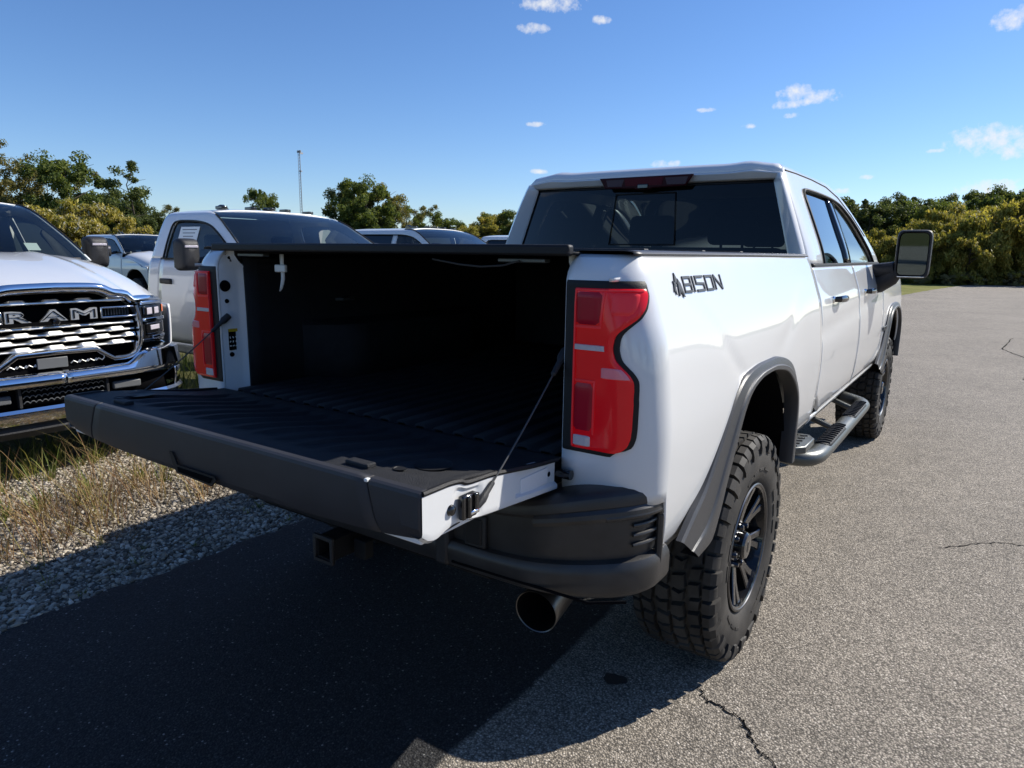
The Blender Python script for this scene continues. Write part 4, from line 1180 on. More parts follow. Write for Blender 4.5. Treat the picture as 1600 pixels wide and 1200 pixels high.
    mb.grid(rows); rf = mb.build('roof', M['white'], cab2, angle=50, solid=.02)
    # windshield
    mb = MB(); rows = []
    for x, z in E2:
        if x < -2.35: break
        rows.append([(x + .10*(1 - q*q)*sstep(1.93, 1.5, z) + .03*(1 - q*q), (XG2(z) - .012)*q, z + .02*(1 - q*q)) for q in lin(-1, 1, 17)])
    mb.grid(rows); ws = mb.build('windshield', M['pane'], t)
    mb = MB(); mb.box((-1.72, -.45, 1.50), (.10, .16, .003), (0, R(35), 0)); mb.build('window_paper', M['paper'], ws)
    mb = MB(); mb.box((-1.66, .56, 1.545), (.10, .10, .003), (0, R(38), 0)); mb.build('window_paper', M['paper'], ws)
    mb = MB(); mb.box((-1.52, 0, 1.44), (.16, 1.70, .035)); mb.build('cowl', M['plastic'], t, bevel=.01)
    if sticker:
        mb = MB(); mb.box((-2.62, -.866, 1.66), (.34, .003, .24), (R(-20), 0, 0)); sk = mb.build('price_sheet', M['paper'], t)
        for k in range(6):
            mb = MB(); mb.box((-2.62, -.868 + (.085 - k*.034)*.364, 1.745 - k*.034), (.26 - .04*(k % 3), .0015, .008), (R(-20), 0, 0)); mb.build('sheet_print', M['plate'], sk)
    # rear cab wall with window
    mb = MB(); rows = []
    for z in lin(.6, 1.90, 14): rows.append([(cab_back + (.03 + .04*sstep(1.45, 1.9, z)), (YS2(z) if z < 1.45 else XG2(z))*q*.985, z) for q in lin(-1, 1, 13)])
    mb.grid(rows); cw = mb.build('cab_back_panel', M['white'], cab2, solid=.02)
    mb = MB(); mb.box((cab_back + .02, 0, 1.64), (.02, 1.4, .34)); mb.build('back_window', M['gloss'], cw, bevel=.02)
    # clearance lights and antenna
    if lights:
        for y in (-.55, -.22, 0, .22, .55):
            mb = MB(); mb.box((-2.46 - .06*abs(y), y, 1.985 - .02*abs(y)), (.12, .07, .034)); mb.build('clearance_lamp', M['gloss'], rf, bevel=.008)
    if antenna:
        mb = MB(); mb.prism([(0, 0), (.20, 0), (.17, .03), (.09, .075), (.05, .07)], -.03, .03, lambda a, b, d: (-2.95 + a, d - .30, 1.955 + b)); mb.build('fin_antenna', M['gloss'], rf, bevel=.012)
    # interior
    for y in (-.42, .42):
        mb = MB(); mb.box((-2.75, y, 1.25), (.16, .52, .60), (0, R(-10), 0)); s_ = mb.build('seat', M['seat'], t, bevel=.04)
        mb = MB(); mb.box((-2.82, y, 1.62), (.09, .26, .17)); mb.build('headrest', M['seat'], s_, bevel=.03)
    mb = MB(); mb.box((-1.80, 0, 1.30), (.40, 1.7, .24)); mb.build('dashboard', M['seat'], t, bevel=.05)
    mb = MB(); mb.box(((cab_back - 1.4)/2, 0, .68), (abs(cab_back + 1.4), 1.8, .12)); mb.build('floor_pan', M['dark'], t)
    mb = MB()
    for sx in (1, -1): mb.box(((L)/2 - .2, .42*sx, .62), (abs(L) - .5, .08, .16))
    mb.build('chassis_rail', M['dark'], t)
    for x in (AX, AXR):
        mb = MB(); mb.tube([(x, -.75, .40), (x, .75, .40)], .06, 10); mb.build('axle', M['dark'], t)
    if bed:
        fa2 = arch_fn(AXR)
        for sx in (1, -1):
            ram_side(t, sx, cab_back - .02, L, lambda x: max(.62, fa2(x)), 'bed_side', nx=40, zt=lambda x: 1.44)
            mb = MB(); mb.box(((cab_back + L)/2, .90*sx, 1.445), (abs(L - cab_back) - .02, .12, .02)); mb.build('rail_cap', M['plastic'], t, bevel=.005)
        mb = MB(); mb.box(((cab_back + L)/2, 0, .92), (abs(L - cab_back), 1.8, .05)); mb.build('bed_floor', M['dark'], t)
        mb = MB(); mb.box((L, 0, 1.15), (.06, 1.85, .55)); mb.build('tailgate', M['white'], t, bevel=.02)
    # ---------------- front end
    if front == 'full':
        gr = thing_part('grille', t)
        mb = MB(); rows = []
        for q in lin(0, 1, 8): rows.append([(-.095 - .6*max(0, abs(u) - .45)**1.5, u, .70 + (ZF(abs(u)) - .065 - .70)*q) for u in lin(-.62, .62, 31)])
        mb.grid(rows, flip=True); mb.build('grille_backing', M['holes'], gr, solid=.01)
        def ribbon(path, w, dz, name, m_, par, prof=None, flip=False):
            """path of (u,z); a rounded bar following it, proud of the grille plane"""
            mb_ = MB(); rows_ = []
            pr = prof or [(-.05, -w), (-.004, -w), (.012, -w*.7), (.020, -w*.15), (.018, w*.35), (.008, w*.85), (-.006, w), (-.05, w)]
            for i, (u, z) in enumerate(path):
                a = path[max(0, i-1)]; b = path[min(len(path)-1, i+1)]
                tx, tz = b[0]-a[0], b[1]-a[1]; l_ = math.hypot(tx, tz) or 1; nx, nz_ = -tz/l_, tx/l_
                if nz_ < 0: nx, nz_ = -nx, -nz_
                xb = XF(abs(u)) + .012
                rows_.append([(xb + dz + px, u + nx*pw, z + nz_*pw) for px, pw in pr])
            mb_.grid(rows_)
            return mb_.build(name, m_, par, angle=40)
        def mirror_path(p): return [(-u, z) for u, z in reversed(p)] + p
        topp = [(u, ZF(u) - .032) for u in lin(.02, .55, 20)] + [(.60, 1.166), (.68, 1.164), (.76, 1.156), (.84, 1.14), (.90, 1.12)]
        ribbon(mirror_path(topp), .032, .012, 'chrome_top_frame', M['chrome'], gr)
        sidep = [(.548, 1.13), (.565, 1.06), (.575, .98), (.572, .90), (.560, .84), (.53, .785), (.49, .762), (.45, .755), (.365, .755), (.335, .775), (.25, .833), (.0, .838)]
        d = np.r_[0, np.cumsum([math.dist(sidep[i], sidep[i+1]) for i in range(len(sidep)-1)])]
        sp2 = [(float(np.interp(q, d, [p[0] for p in sidep])), float(np.interp(q, d, [p[1] for p in sidep]))) for q in np.linspace(0, d[-1], 60)]
        for sgn in (1, -1):
            # side and lower frame: swept with normals pointing outward
            mb_ = MB(); rows_ = []
            for i, (u, z) in enumerate(sp2):
                a = sp2[max(0, i-1)]; b = sp2[min(len(sp2)-1, i+1)]; tx, tz = b[0]-a[0], b[1]-a[1]; l_ = math.hypot(tx, tz) or 1
                nx, nz_ = -tz/l_, tx/l_
                xb = -.10*max(0, abs(u) - .42)**2*2.4; w = .022
                rows_.append([(xb + .010 + px, (u + nx*pw)*sgn, z + nz_*pw) for px, pw in [(-.07,-w),(-.004,-w),(.012,-w*.6),(.016,0),(.012,w*.6),(-.004,w),(-.07,w)]])
            mb_.grid(rows_); mb_.build('chrome_frame', M['chrome'], gr, angle=40)
        # wavy bars
        for k, z in enumerate((1.178, 1.012, .962, .914, .866)):
            mb_ = MB(); rows_ = []; umax = [.50, .535, .54, .54, .53][k]
            for u in lin(-umax, umax, 161):
                ph = u/.205*2*math.pi + (math.pi if k % 2 else 0)
                wv = sstep(-.75, .5, math.cos(ph))*(.45 if k == 1 else 1)
                h = .005 + .015*wv; xo = -.030 + .012*wv - .10*max(0, abs(u) - .42)**2*2.4
                rows_.append([(xo - .05, u, z + h*.6), (xo, u, z + h), (xo + .014, u, z + h*.2), (xo + .016, u, z - .006), (xo + .006, u, z - .012), (xo - .05, u, z - .012)])
            mb_.grid(rows_); mb_.build('grille_bar', M['bar'], gr, angle=30)
        # nameplate: letters and the flanking chrome boxes
        for ch, uc, wd in (('R', -.215, .150), ('A', -.005, .172), ('M', .188, .172)):
            for nm, m_, off_, x_, dp in (('letter', M['bar'], .006, .010, .010), ('letter_face', M['gloss'], -.003, .0215, .003)):
                me = text_mesh(ch, .10, dp, off_)
                c_ = np.array([v.co for v in me.vertices]); a0, a1, b0, b1 = c_[:,0].min(), c_[:,0].max(), c_[:,1].min(), c_[:,1].max()
                sh = 1.0 if nm == 'letter' else .84; sv = 1.0 if nm == 'letter' else .76
                for v in me.vertices:
                    uu = uc + ((v.co.x - a0)/(a1 - a0) - .5)*wd*sh; zz = 1.092 + ((v.co.y - b0)/(b1 - b0) - .5)*.078*sv
                    v.co = Vector((x_ + v.co.z, uu, zz))
                link(nm, me, m_, gr)
        for sgn in (1, -1):
            for (u0, u1, z0, z1, nm) in ((.300, .535, 1.118, 1.130, 'h'), (.300, .545, 1.050, 1.062, 'h'), (.300, .312, 1.050, 1.130, 'v')):
                mb = MB(); mb.box((-.012, (u0 + u1)/2*sgn, (z0 + z1)/2), (.05, u1 - u0, z1 - z0)); mb.build('nameplate_frame', M['chrome'], gr, bevel=.004)
            for k in range(10):
                mb = MB(); mb.box((-.045, (.335 + k*.02)*sgn, 1.090), (.02, .006, .05)); mb.build('vane', M['plate'], gr)
        mb = MB(); mb.lathe([(.0, .024), (.025, .022), (.034, .014), (.034, 0)], (.01, .003, 1.046), 16); mb.build('front_camera', M['gloss'], gr)
        # lower centre opening with plate
        mb = MB(); mb.prism([(-.36,.728),(-.235,.808),(.235,.808),(.36,.728),(.42,.715),(-.42,.715)], .0, .012, lambda a, b, d_: (d_ - .03, a, b)); mb.build('lower_opening', M['holes'], gr, smooth=False)
        for k in range(-5, 6):
            if abs(k) < 2: continue
            u = k*.055
            mb = MB(); mb.tube([(-.008, u - .03, .752), (-.005, u - .012, .768), (-.005, u + .012, .752), (-.008, u + .03, .768)], .004, 5); mb.build('mesh_wire', M['bar'], gr)
        mb = MB(); mb.box((.008, -.04, .770), (.012, .19, .072)); mb.build('blank_plate', M['plate'], gr, bevel=.004)
        # head lights
        for sgn in (1, -1):
            hl = thing_part('headlight', t)
            def hx(u): return .5*(-.02 - .9*max(0, u - .60)**1.5) + .5*(XF(u) + .03)
            def hpanel(nm, u0, u1, z0, z1, off, m_, top=None):
                mb_ = MB(); rows_ = []
                for z in lin(z0, z1, 8): rows_.append([(hx(u) + off - (.02 if e in (0, 14) else 0), u*sgn, z) for e, u in enumerate(lin(u0, u1, 15))])
                mb_.grid(rows_, flip=sgn < 0); mb_.build(nm, m_, hl, angle=40, solid=.02)
            hpanel('lamp_body', .585, .885, .835, 1.145, -.02, M['gloss'])
            hpanel('lamp_strip', .60, .87, 1.126, 1.146, .004, M['chrome'])
            hpanel('lamp_lens', .625, .84, 1.045, 1.112, -.004, M['gloss'])
            hpanel('lamp_strip', .615, .885, 1.000, 1.022, .006, M['chrome'])
            hpanel('turn_lamp', .842, .868, 1.055, 1.112, -.002, M['amber'])
            hpanel('projector', .66, .72, 1.05, 1.10, .0, M['clear']); hpanel('projector', .74, .80, 1.05, 1.10, .0, M['clear'])
            hpanel('lamp_lens', .64, .87, .90, .985, -.006, M['gloss'])
            hpanel('projector', .68, .80, .93, .965, .0, M['clear'])
            hpanel('lamp_strip', .69, .875, .865, .884, .006, M['chrome'])
        # chrome bumper: swept section
        bp = thing_part('front_bumper', t)
        def bpath(nn=40):
            P = []
            for u in lin(0, .55, 16): P.append((.115 - .02*(u/.55)**2, u, 1, 0))
            for k in range(1, 19):
                th = k/18*math.pi/2; P.append((.095 - .34 + .34*math.cos(th) - .04*k/18, .55 + .43*math.sin(th), math.cos(th), math.sin(th)))
            P.append((-.42, .985, 0, 1)); return P
        for sgn in (1, -1):
            def sw(prof, nm, m_, i0=0, i1=None, lift=0.0):
                mb_ = MB(); rows_ = []
                for p in bpath()[i0:i1]:
                    lf = lift*sstep(.42, .62, p[1])
                    rows_.append([(p[0] + p[2]*o_, (p[1] + p[3]*o_)*sgn, z + (lf if z > .69 else 0)) for o_, z in prof])
                mb_.grid(rows_, flip=sgn > 0); return mb_.build(nm, m_, bp, angle=35, solid=.008)
            sw([(-.14,.722),(-.05,.718),(-.012,.704),(.004,.682),(.006,.662),(-.002,.640),(-.02,.628),(-.06,.625)], 'bumper_bar', M['chrome'], lift=.09)
            sw([(-.06,.500),(-.012,.498),(.004,.478),(.004,.44),(-.004,.40),(-.03,.388),(-.08,.385)], 'bumper_lower_bar', M['chrome'], 0, 31)
            sw([(-.02,.655),(-.004,.62),(-.006,.56),(-.014,.50),(-.03,.47)], 'bumper_end', M['chrome'], 23)
            sw([(-.10,.39),(-.04,.385),(-.03,.345),(-.06,.30),(-.14,.285)], 'valance', M['plastic'])
            sw([(-.075,.63),(-.085,.56),(-.075,.49)], 'bumper_recess', M['holes'], 0, 24)
            mb = MB(); mb.box((.045, .275*sgn, .565), (.05, .020, .13)); mb.build('bumper_post', M['plastic'], bp, bevel=.004)
            mb = MB(); mb.box((.035, .42*sgn, .562), (.04, .20, .055)); fl = mb.build('fog_lamp', M['plate'], bp, bevel=.01)
            for k in range(3):
                for j in range(7):
                    u = (.02 + j*.036)
                    mb = MB(); zz = .525 + k*.036
                    mb.tube([(.055, (u - .02)*sgn, zz), (.060, (u - .006)*sgn, zz + .014), (.060, (u + .006)*sgn, zz + .014), (.055, (u + .02)*sgn, zz)], .0035, 5); mb.build('mesh_wire', M['plate'], bp)
    else:
        mb = MB(); mb.box((-.12, 0, .95), (.16, 1.55, .52)); mb.build('grille', M['gloss'], t, bevel=.03)
        mb = MB(); mb.box((-.02, 0, .60), (.22, 1.95, .26)); mb.build('front_bumper', M['chrome'], t, bevel=.06, seg=3)
        for sgn in (1, -1):
            mb = MB(); mb.box((-.28, .80*sgn, 1.0), (.26, .22, .26), (0, 0, -.5*sgn)); mb.build('headlight', M['smoke'], t, bevel=.03)
    mb = MB(); mb.box((-.75, 0, .85), (1.1, 1.1, .6)); mb.build('engine_block', M['dark'], t)
    return t
GRP = 'trucks parked along the gravel'
ram1 = make_ram('white truck with a chrome slatted grille, its nose beside the lowered tailgate', GRP, crew=True, lights=False, front='full', antenna=False)
ram1.location = (-3.5, .49, 0)
ram2 = make_ram('white single cab truck with a price sheet in its side window and roof clearance lamps', GRP, crew=False, bed=False, mx=-2.13, lights=True, front='plain', sticker=True)
ram2.location = (-2.42, 3.27, -.01); ram2.rotation_euler = (0, 0, R(0))
ram3 = make_ram('white crew cab truck with fin antenna, its roof showing over the open truck bed', GRP, crew=True, lights=True, front='plain')
ram3.location = (-4.55, 8.5, 0)
def clone(src, label, loc, rz=0):
    c = copy_tree(src); c['label'] = label; c.location = loc; c.rotation_euler = (0, 0, rz); return c
clone(ram3, 'white crew cab truck whose roof shows beside the open truck\'s cab', (-4.9, 13.2, 0))
clone(ram3, 'white crew cab truck of the back row, standing before the yellow-flowering shrub', (-16.1, 8.95, -.05))
clone(ram3, 'white truck farthest back in the row, only its roof showing behind the slatted-grille truck', (-25.5, 7.6, -.1))
clone(ram3, 'white truck of the back row, its roof showing between two nearer trucks', (-15.6, 17.5, -.1))
# ------------------------------------------------------------------ ground
def node_mat(name):
    m_ = bpy.data.materials.new(name); m_.use_nodes = True; nt = m_.node_tree
    return m_, nt, nt.nodes['Principled BSDF'], nt.nodes.new('ShaderNodeTexCoord')
def N(nt, typ, **kw):
    n = nt.nodes.new(typ)
    for k, v in kw.items():
        if k in n.inputs: n.inputs[k].default_value = v
        else: setattr(n, k, v)
    return n
def ramp(nt, src, stops):
    r_ = nt.nodes.new('ShaderNodeValToRGB'); el = r_.color_ramp.elements
    while len(el) < len(stops): el.new(.5)
    for e, (p, c) in zip(el, stops): e.position = p; e.color = (*c, 1) if len(c) == 3 else c
    nt.links.new(src, r_.inputs[0]); return r_.outputs[0]
def mixc(nt, fac, a, b, blend='MIX'):
    mx = nt.nodes.new('ShaderNodeMix'); mx.data_type = 'RGBA'; mx.blend_type = blend
    for i, v in ((0, fac), (6, a), (7, b)):
        if isinstance(v, (int, float)): mx.inputs[i].default_value = v
        elif isinstance(v, tuple): mx.inputs[i].default_value = (*v, 1)
        else: nt.links.new(v, mx.inputs[i])
    return mx.outputs[2]
def asphalt():
    m_, nt, b, tc_ = node_mat('asphalt'); L_ = nt.links
    co = tc_.outputs['Object']
    vo = N(nt, 'ShaderNodeTexVoronoi', Scale=150.0, Randomness=1.0); L_.new(co, vo.inputs['Vector'])
    vo2 = N(nt, 'ShaderNodeTexVoronoi', Scale=190.0); L_.new(co, vo2.inputs['Vector'])
    wn_ = N(nt, 'ShaderNodeTexWhiteNoise'); L_.new(vo.outputs['Color'], wn_.inputs['Vector'])
    stone = ramp(nt, wn_.outputs['Value'], [(0, (.155,.134,.108)), (.35, (.275,.240,.195)), (.7, (.385,.335,.270)), (.93, (.47,.412,.337)), (1, (.66,.59,.50))])
    gap = ramp(nt, vo.outputs['Distance'], [(.35, (1,1,1)), (.66, (.42,.42,.42))])
    big = N(nt, 'ShaderNodeTexNoise', Scale=.55, Detail=6.0, Roughness=.6); L_.new(co, big.inputs['Vector'])
    mid = N(nt, 'ShaderNodeTexNoise', Scale=7.0, Detail=4.0); L_.new(co, mid.inputs['Vector'])
    pale_mix = mixc(nt, 1.0, stone, gap, 'MULTIPLY')
    pale_mix = mixc(nt, 1.0, pale_mix, ramp(nt, big.outputs[0], [(.3, (.86,.86,.86)), (.7, (1.12,1.12,1.12))]), 'MULTIPLY')
    pale_mix = mixc(nt, 1.0, pale_mix, ramp(nt, mid.outputs[0], [(.3, (.88,.88,.88)), (.7, (1.1,1.1,1.1))]), 'MULTIPLY')
    new = mixc(nt, 1.0, ramp(nt, wn_.outputs['Value'], [(0, (.012,.012,.013)), (.8, (.035,.035,.036)), (.985, (.06,.06,.06)), (1, (.30,.30,.29))]), gap, 'MULTIPLY')  # darker tone over the same aggregate cells, for the strip only
    # the darker strip along the gravel, ending under the truck: left of x = .5, with a wandering edge
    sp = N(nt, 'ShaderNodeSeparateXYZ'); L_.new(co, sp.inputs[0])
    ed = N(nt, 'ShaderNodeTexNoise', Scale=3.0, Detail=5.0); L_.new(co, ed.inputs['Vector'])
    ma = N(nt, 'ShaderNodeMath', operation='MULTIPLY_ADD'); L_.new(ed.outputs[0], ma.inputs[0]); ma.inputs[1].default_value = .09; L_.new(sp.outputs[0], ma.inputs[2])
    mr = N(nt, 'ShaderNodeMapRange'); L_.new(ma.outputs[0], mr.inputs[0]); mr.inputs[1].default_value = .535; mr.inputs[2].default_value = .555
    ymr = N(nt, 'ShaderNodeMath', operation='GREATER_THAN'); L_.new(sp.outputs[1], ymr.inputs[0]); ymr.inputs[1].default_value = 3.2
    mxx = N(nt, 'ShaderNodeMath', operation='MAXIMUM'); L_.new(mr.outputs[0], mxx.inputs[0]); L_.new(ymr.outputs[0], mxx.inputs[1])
    base = mixc(nt, mxx.outputs[0], new, pale_mix)
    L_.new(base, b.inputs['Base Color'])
    b.inputs['Roughness'].default_value = .86; b.inputs['Specular IOR Level'].default_value = .35
    bp = N(nt, 'ShaderNodeBump', Strength=.9, Distance=.004, invert=True); L_.new(vo.outputs['Distance'], bp.inputs['Height'])
    bp2 = N(nt, 'ShaderNodeBump', Strength=.35, Distance=.004); L_.new(wn_.outputs['Value'], bp2.inputs['Height']); L_.new(bp.outputs[0], bp2.inputs['Normal'])
    L_.new(bp2.outputs[0], b.inputs['Normal'])
    return m_
def earth(name, stops, scale, bump=.6, sc2=40.0):
    m_, nt, b, tc_ = node_mat(name); L_ = nt.links; co = tc_.outputs['Object']
    n1 = N(nt, 'ShaderNodeTexNoise', Scale=scale, Detail=9.0, Roughness=.65); L_.new(co, n1.inputs['Vector'])
    n2 = N(nt, 'ShaderNodeTexNoise', Scale=sc2, Detail=5.0, Roughness=.7); L_.new(co, n2.inputs['Vector'])
    c = ramp(nt, n1.outputs[0], stops)
    c = mixc(nt, 1.0, c, ramp(nt, n2.outputs[0], [(.3, (.55,.55,.55)), (.7, (1.35,1.35,1.3))]), 'MULTIPLY')
    L_.new(c, b.inputs['Base Color']); b.inputs['Roughness'].default_value = .95; b.inputs['Specular IOR Level'].default_value = .1
    bp = N(nt, 'ShaderNodeBump', Strength=bump, Distance=.03); L_.new(n2.outputs[0], bp.inputs['Height']); L_.new(bp.outputs[0], b.inputs['Normal'])
    return m_
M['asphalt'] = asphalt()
M['field'] = earth('field_grass', [(.3, (.045,.050,.016)), (.5, (.085,.085,.030)), (.7, (.14,.12,.05))], .5)
M['verge'] = earth('mown_verge', [(.3, (.11,.13,.03)), (.5, (.17,.17,.045)), (.75, (.26,.23,.10))], .8, .3, 12.0)
M['grit'] = earth('gravel_bed', [(.3, (.10,.092,.08)), (.6, (.20,.185,.16))], 6.0, .8, 90.0)

mb = MB(); mb.box((0, 0, -.085), (3000, 3000, .05)); tag(mb.build('ground', M['field'], smooth=False), kind='structure')
def edge_x(y):
    base = -1.455
    if y > 29.0: base += .012*(y - 29)**1.55 + .05*(y - 29)
    w = .016*math.sin(y*3.1) + .012*math.sin(y*7.7 + 1) + .009*math.sin(y*19 + 2) + .006*math.sin(y*41)
    return base + w
mb = MB(); rows = []
for y in lin(-70, -16, 8) + lin(-14, -2, 12) + lin(-1.9, 6, 320) + lin(6.3, 60, 100) + lin(62, 110, 10):
    x = edge_x(y); rows.append([(x - .012, y, -.03), (x, y, -.004), (x + .03, y, 0), (x + 4, y, 0), (min(70, x + 40) if y < 60 else x + 14, y, 0)])
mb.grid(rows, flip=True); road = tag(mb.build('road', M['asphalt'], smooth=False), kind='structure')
# cracks in the asphalt: narrow dark slits following their own wandering lines
def crack(pts, w, seed):
    r_ = random.Random(seed); path = []
    for (a, b) in zip(pts[:-1], pts[1:]):
        n = 14
        for i in range(n): 
            t = i/n; path.append((a[0] + (b[0]-a[0])*t + r_.gauss(0, .007), a[1] + (b[1]-a[1])*t + r_.gauss(0, .007)))
    mb_ = MB(); rows_ = []
    for i, p in enumerate(path):
        a, b = path[max(0, i-1)], path[min(len(path)-1, i+1)]; tx, ty = b[0]-a[0], b[1]-a[1]; l_ = math.hypot(tx, ty) or 1
        ww = w*(.35 + .9*r_.random())*min(1, (i + 1)/5, (len(path) - i)/5)
        rows_.append([(p[0] - ty/l_*ww, p[1] + tx/l_*ww, .003), (p[0] + ty/l_*ww, p[1] - tx/l_*ww, .003)])
    mb_.grid(rows_); mb_.build('crack', M['holes'], road, smooth=False)
crack([(1.003,.662),(1.06,.61),(1.16,.60),(1.22,.545),(1.245,.49),(1.332,.427),(1.37,.36)], .0035, 3)
crack([(2.6,8.0),(2.2,9.5),(2.5,11.2),(2.0,13.0),(2.2,15.5)], .012, 5)
crack([(3.4,5.2),(4.2,5.0),(5.0,5.3)], .006, 8)
crack([(1.62,2.6),(1.9,2.9),(2.25,3.0),(2.7,3.4)], .004, 9)
mb = MB(); P = []
for k in range(26):
    th = 2*math.pi*k/26; r_ = .036*(1 + .14*math.sin(2*th + .5) + .10*math.sin(3*th) + .06*math.sin(7*th + 1)); P.append((.735 + r_*math.cos(th)*1.1, .53 + r_*math.sin(th)))
mb.prism(P, .001, .0035, lambda a, b, d_: (a, b, d_)); mb.build('oil_spot', mat('oil_stain', (.012,.012,.012), .7, bump=.9, bscale=150), road, smooth=False)
# far verge along the road's end
mb = MB(); rows = []
for y in lin(8, 29, 12) + lin(30, 110, 50):
    x = edge_x(y); wd = 3.0 + .12*max(0, y - 25)
    rows.append([(x - wd, y, -.02), (x - wd*.5, y, .0 if y > 12 else -.02), (x + .01, y, -.012)])
mb.grid(rows); tag(mb.build('verge', M['verge'], smooth=False), kind='structure')
# gravel strip
def gz_(x, y): return -.016 + .012*math.sin(x*2.1 + 1)*math.sin(y*1.7) - .03*sstep(-3.3, -4.3, x)
mb = MB(); mb.grid([[(x, y, gz_(x, y)) for x in lin(-4.2, -1.36, 40)] for y in lin(-14, 8, 120)], flip=True)
tag(mb.build('gravel_strip', M['grit']), kind='structure')

def np_mesh(name, V, F, nper):
    me = bpy.data.meshes.new(name); nv, nf = len(V), len(F)
    me.vertices.add(nv); me.vertices.foreach_set('co', np.asarray(V, np.float32).ravel())
    me.loops.add(nf*nper); me.loops.foreach_set('vertex_index', np.asarray(F, np.int32).ravel())
    me.polygons.add(nf); me.polygons.foreach_set('loop_start', np.arange(0, nf*nper, nper, dtype=np.int32))
    me.update(calc_edges=True); me.validate(); return me
def island_mat(name, stops, rough=.85, trans=0.0, spec=.2, bump=0):
    m_, nt, b, tc_ = node_mat(name); g = nt.nodes.new('ShaderNodeNewGeometry')
    c = ramp(nt, g.outputs['Random Per Island'], stops)
    oi = nt.nodes.new('ShaderNodeObjectInfo')
    c = mixc(nt, 1.0, c, ramp(nt, oi.outputs['Random'], [(0, (.85,.85,.85)), (1, (1.15,1.12,1.05))]), 'MULTIPLY')
    nt.links.new(c, b.inputs['Base Color']); b.inputs['Roughness'].default_value = rough; b.inputs['Specular IOR Level'].default_value = spec
    if trans:
        tr = nt.nodes.new('ShaderNodeBsdfTranslucent'); mx = nt.nodes.new('ShaderNodeMixShader'); mx.inputs[0].default_value = trans
        c2 = mixc(nt, 1.0, c, (1.25, 1.2, .7), 'MULTIPLY'); nt.links.new(c2, tr.inputs[0])
        out = nt.nodes['Material Output']; nt.links.new(b.outputs[0], mx.inputs[1]); nt.links.new(tr.outputs[0], mx.inputs[2]); nt.links.new(mx.outputs[0], out.inputs[0])
    return m_
# stones
M['stone'] = island_mat('limestone', [(0, (.10,.085,.066)), (.25, (.22,.19,.150)), (.6, (.38,.33,.262)), (.85, (.50,.445,.36)), (1, (.60,.55,.47))], .9)
ico_v = []; 
bm = bmesh.new(); bmesh.ops.create_icosphere(bm, subdivisions=1, radius=1.0)
ico_v = np.array([v.co[:] for v in bm.verts]); bm.verts.ensure_lookup_table(); ico_f = np.array([[v.index for v in f.verts] for f in bm.faces]); bm.free()
def stones(nst, x0, x1, y0, y1, smin, smax, edge=True):
    X = rng.uniform(x0, x1, nst); Y = rng.uniform(y0, y1, nst)
    lim = np.array([edge_x(y) for y in Y]) + rng.exponential(.02, nst) - .01
    keep = X < lim; X, Y = X[keep], Y[keep]; n_ = len(X)
    S = smin + (smax - smin)*rng.random(n_)**2.4
    nv = len(ico_v)
    V = np.repeat(ico_v[None], n_, 0)*(1 + rng.uniform(-.36, .36, (n_, nv, 1)))
    V = V*np.stack([S*rng.uniform(.8, 1.5, n_), S*rng.uniform(.7, 1.1, n_), S*rng.uniform(.45, .85, n_)], -1)[:, None]
    a = rng.uniform(0, 2*np.pi, n_); c, s_ = np.cos(a)[:, None], np.sin(a)[:, None]
    x, y = V[..., 0]*c - V[..., 1]*s_, V[..., 0]*s_ + V[..., 1]*c
    tl_ = rng.normal(0, .35, (n_, 1)); z = V[..., 2] + x*tl_
    base = np.array([gz_(q, w) for q, w in zip(X, Y)]) + rng.uniform(-.3, .7, n_)*S*.6
    W = np.stack([x + X[:, None], y + Y[:, None], z + base[:, None]], -1).reshape(-1, 3)
    F = (ico_f[None] + (np.arange(n_)*nv)[:, None, None]).reshape(-1, 3)
    return np_mesh('gravel', W, F, 3)
g1 = link('gravel', stones(52000, -3.9, -1.38, -1.5, 2.4, .0045, .017), M['stone'])
tag(g1, 'pale crushed limestone gravel along the asphalt edge', 'gravel', kind='stuff')

# blades and stems
def blades(cl, nb, hmin, hmax, w, spread, lean=.5, curl=.3):
    """cl: list of (x, y, scale)"""
    V, F = [], []; k = 0
    for (x, y, sc) in cl:
        for _ in range(nb):
            a = random.uniform(0, 2*math.pi); r_ = abs(random.gauss(0, spread))*sc
            bx, by = x + r_*math.cos(a), y + r_*math.sin(a); h = random.uniform(hmin, hmax)*sc
            d = a + random.gauss(0, .8); ln = random.uniform(.1, lean)*h; cv = random.uniform(0, curl)*h
            px, py = -math.sin(d)*w*random.uniform(.6, 1.3), math.cos(d)*w*random.uniform(.6, 1.3)
            z0 = gz_(bx, by) - .004 if bx > -4.2 else -.07
            for t, ww in ((0, 1), (.4, .85), (.75, .55), (1, .08)):
                ox = math.cos(d)*(ln*t + cv*t*t*t); oy = math.sin(d)*(ln*t + cv*t*t*t); oz = h*t*(1 - .25*t*curl)
                V += [(bx + ox - px*ww, by + oy - py*ww, z0 + oz), (bx + ox + px*ww, by + oy + py*ww, z0 + oz)]
            for q in range(3): F.append((k + 2*q, k + 2*q + 1, k + 2*q + 3, k + 2*q + 2))
            k += 8
    return V, F
M['grass'] = island_mat('grass_blade', [(0, (.07,.10,.02)), (.5, (.16,.20,.045)), (.85, (.28,.27,.08)), (1, (.42,.36,.17))], .6, .35)
M['dry'] = island_mat('dry_stem', [(0, (.14,.065,.032)), (.35, (.27,.155,.075)), (.7, (.42,.30,.15)), (1, (.27,.25,.07))], .8, .2)
random.seed(11)
cl = [(random.uniform(-4.15, -3.35), random.uniform(-1.2, 1.9), random.uniform(.6, 1.2)) for _ in range(60)]
cl += [(random.uniform(-3.1, -2.7), random.uniform(-.3, 1.3), random.uniform(.3, .7)) for _ in range(14)]
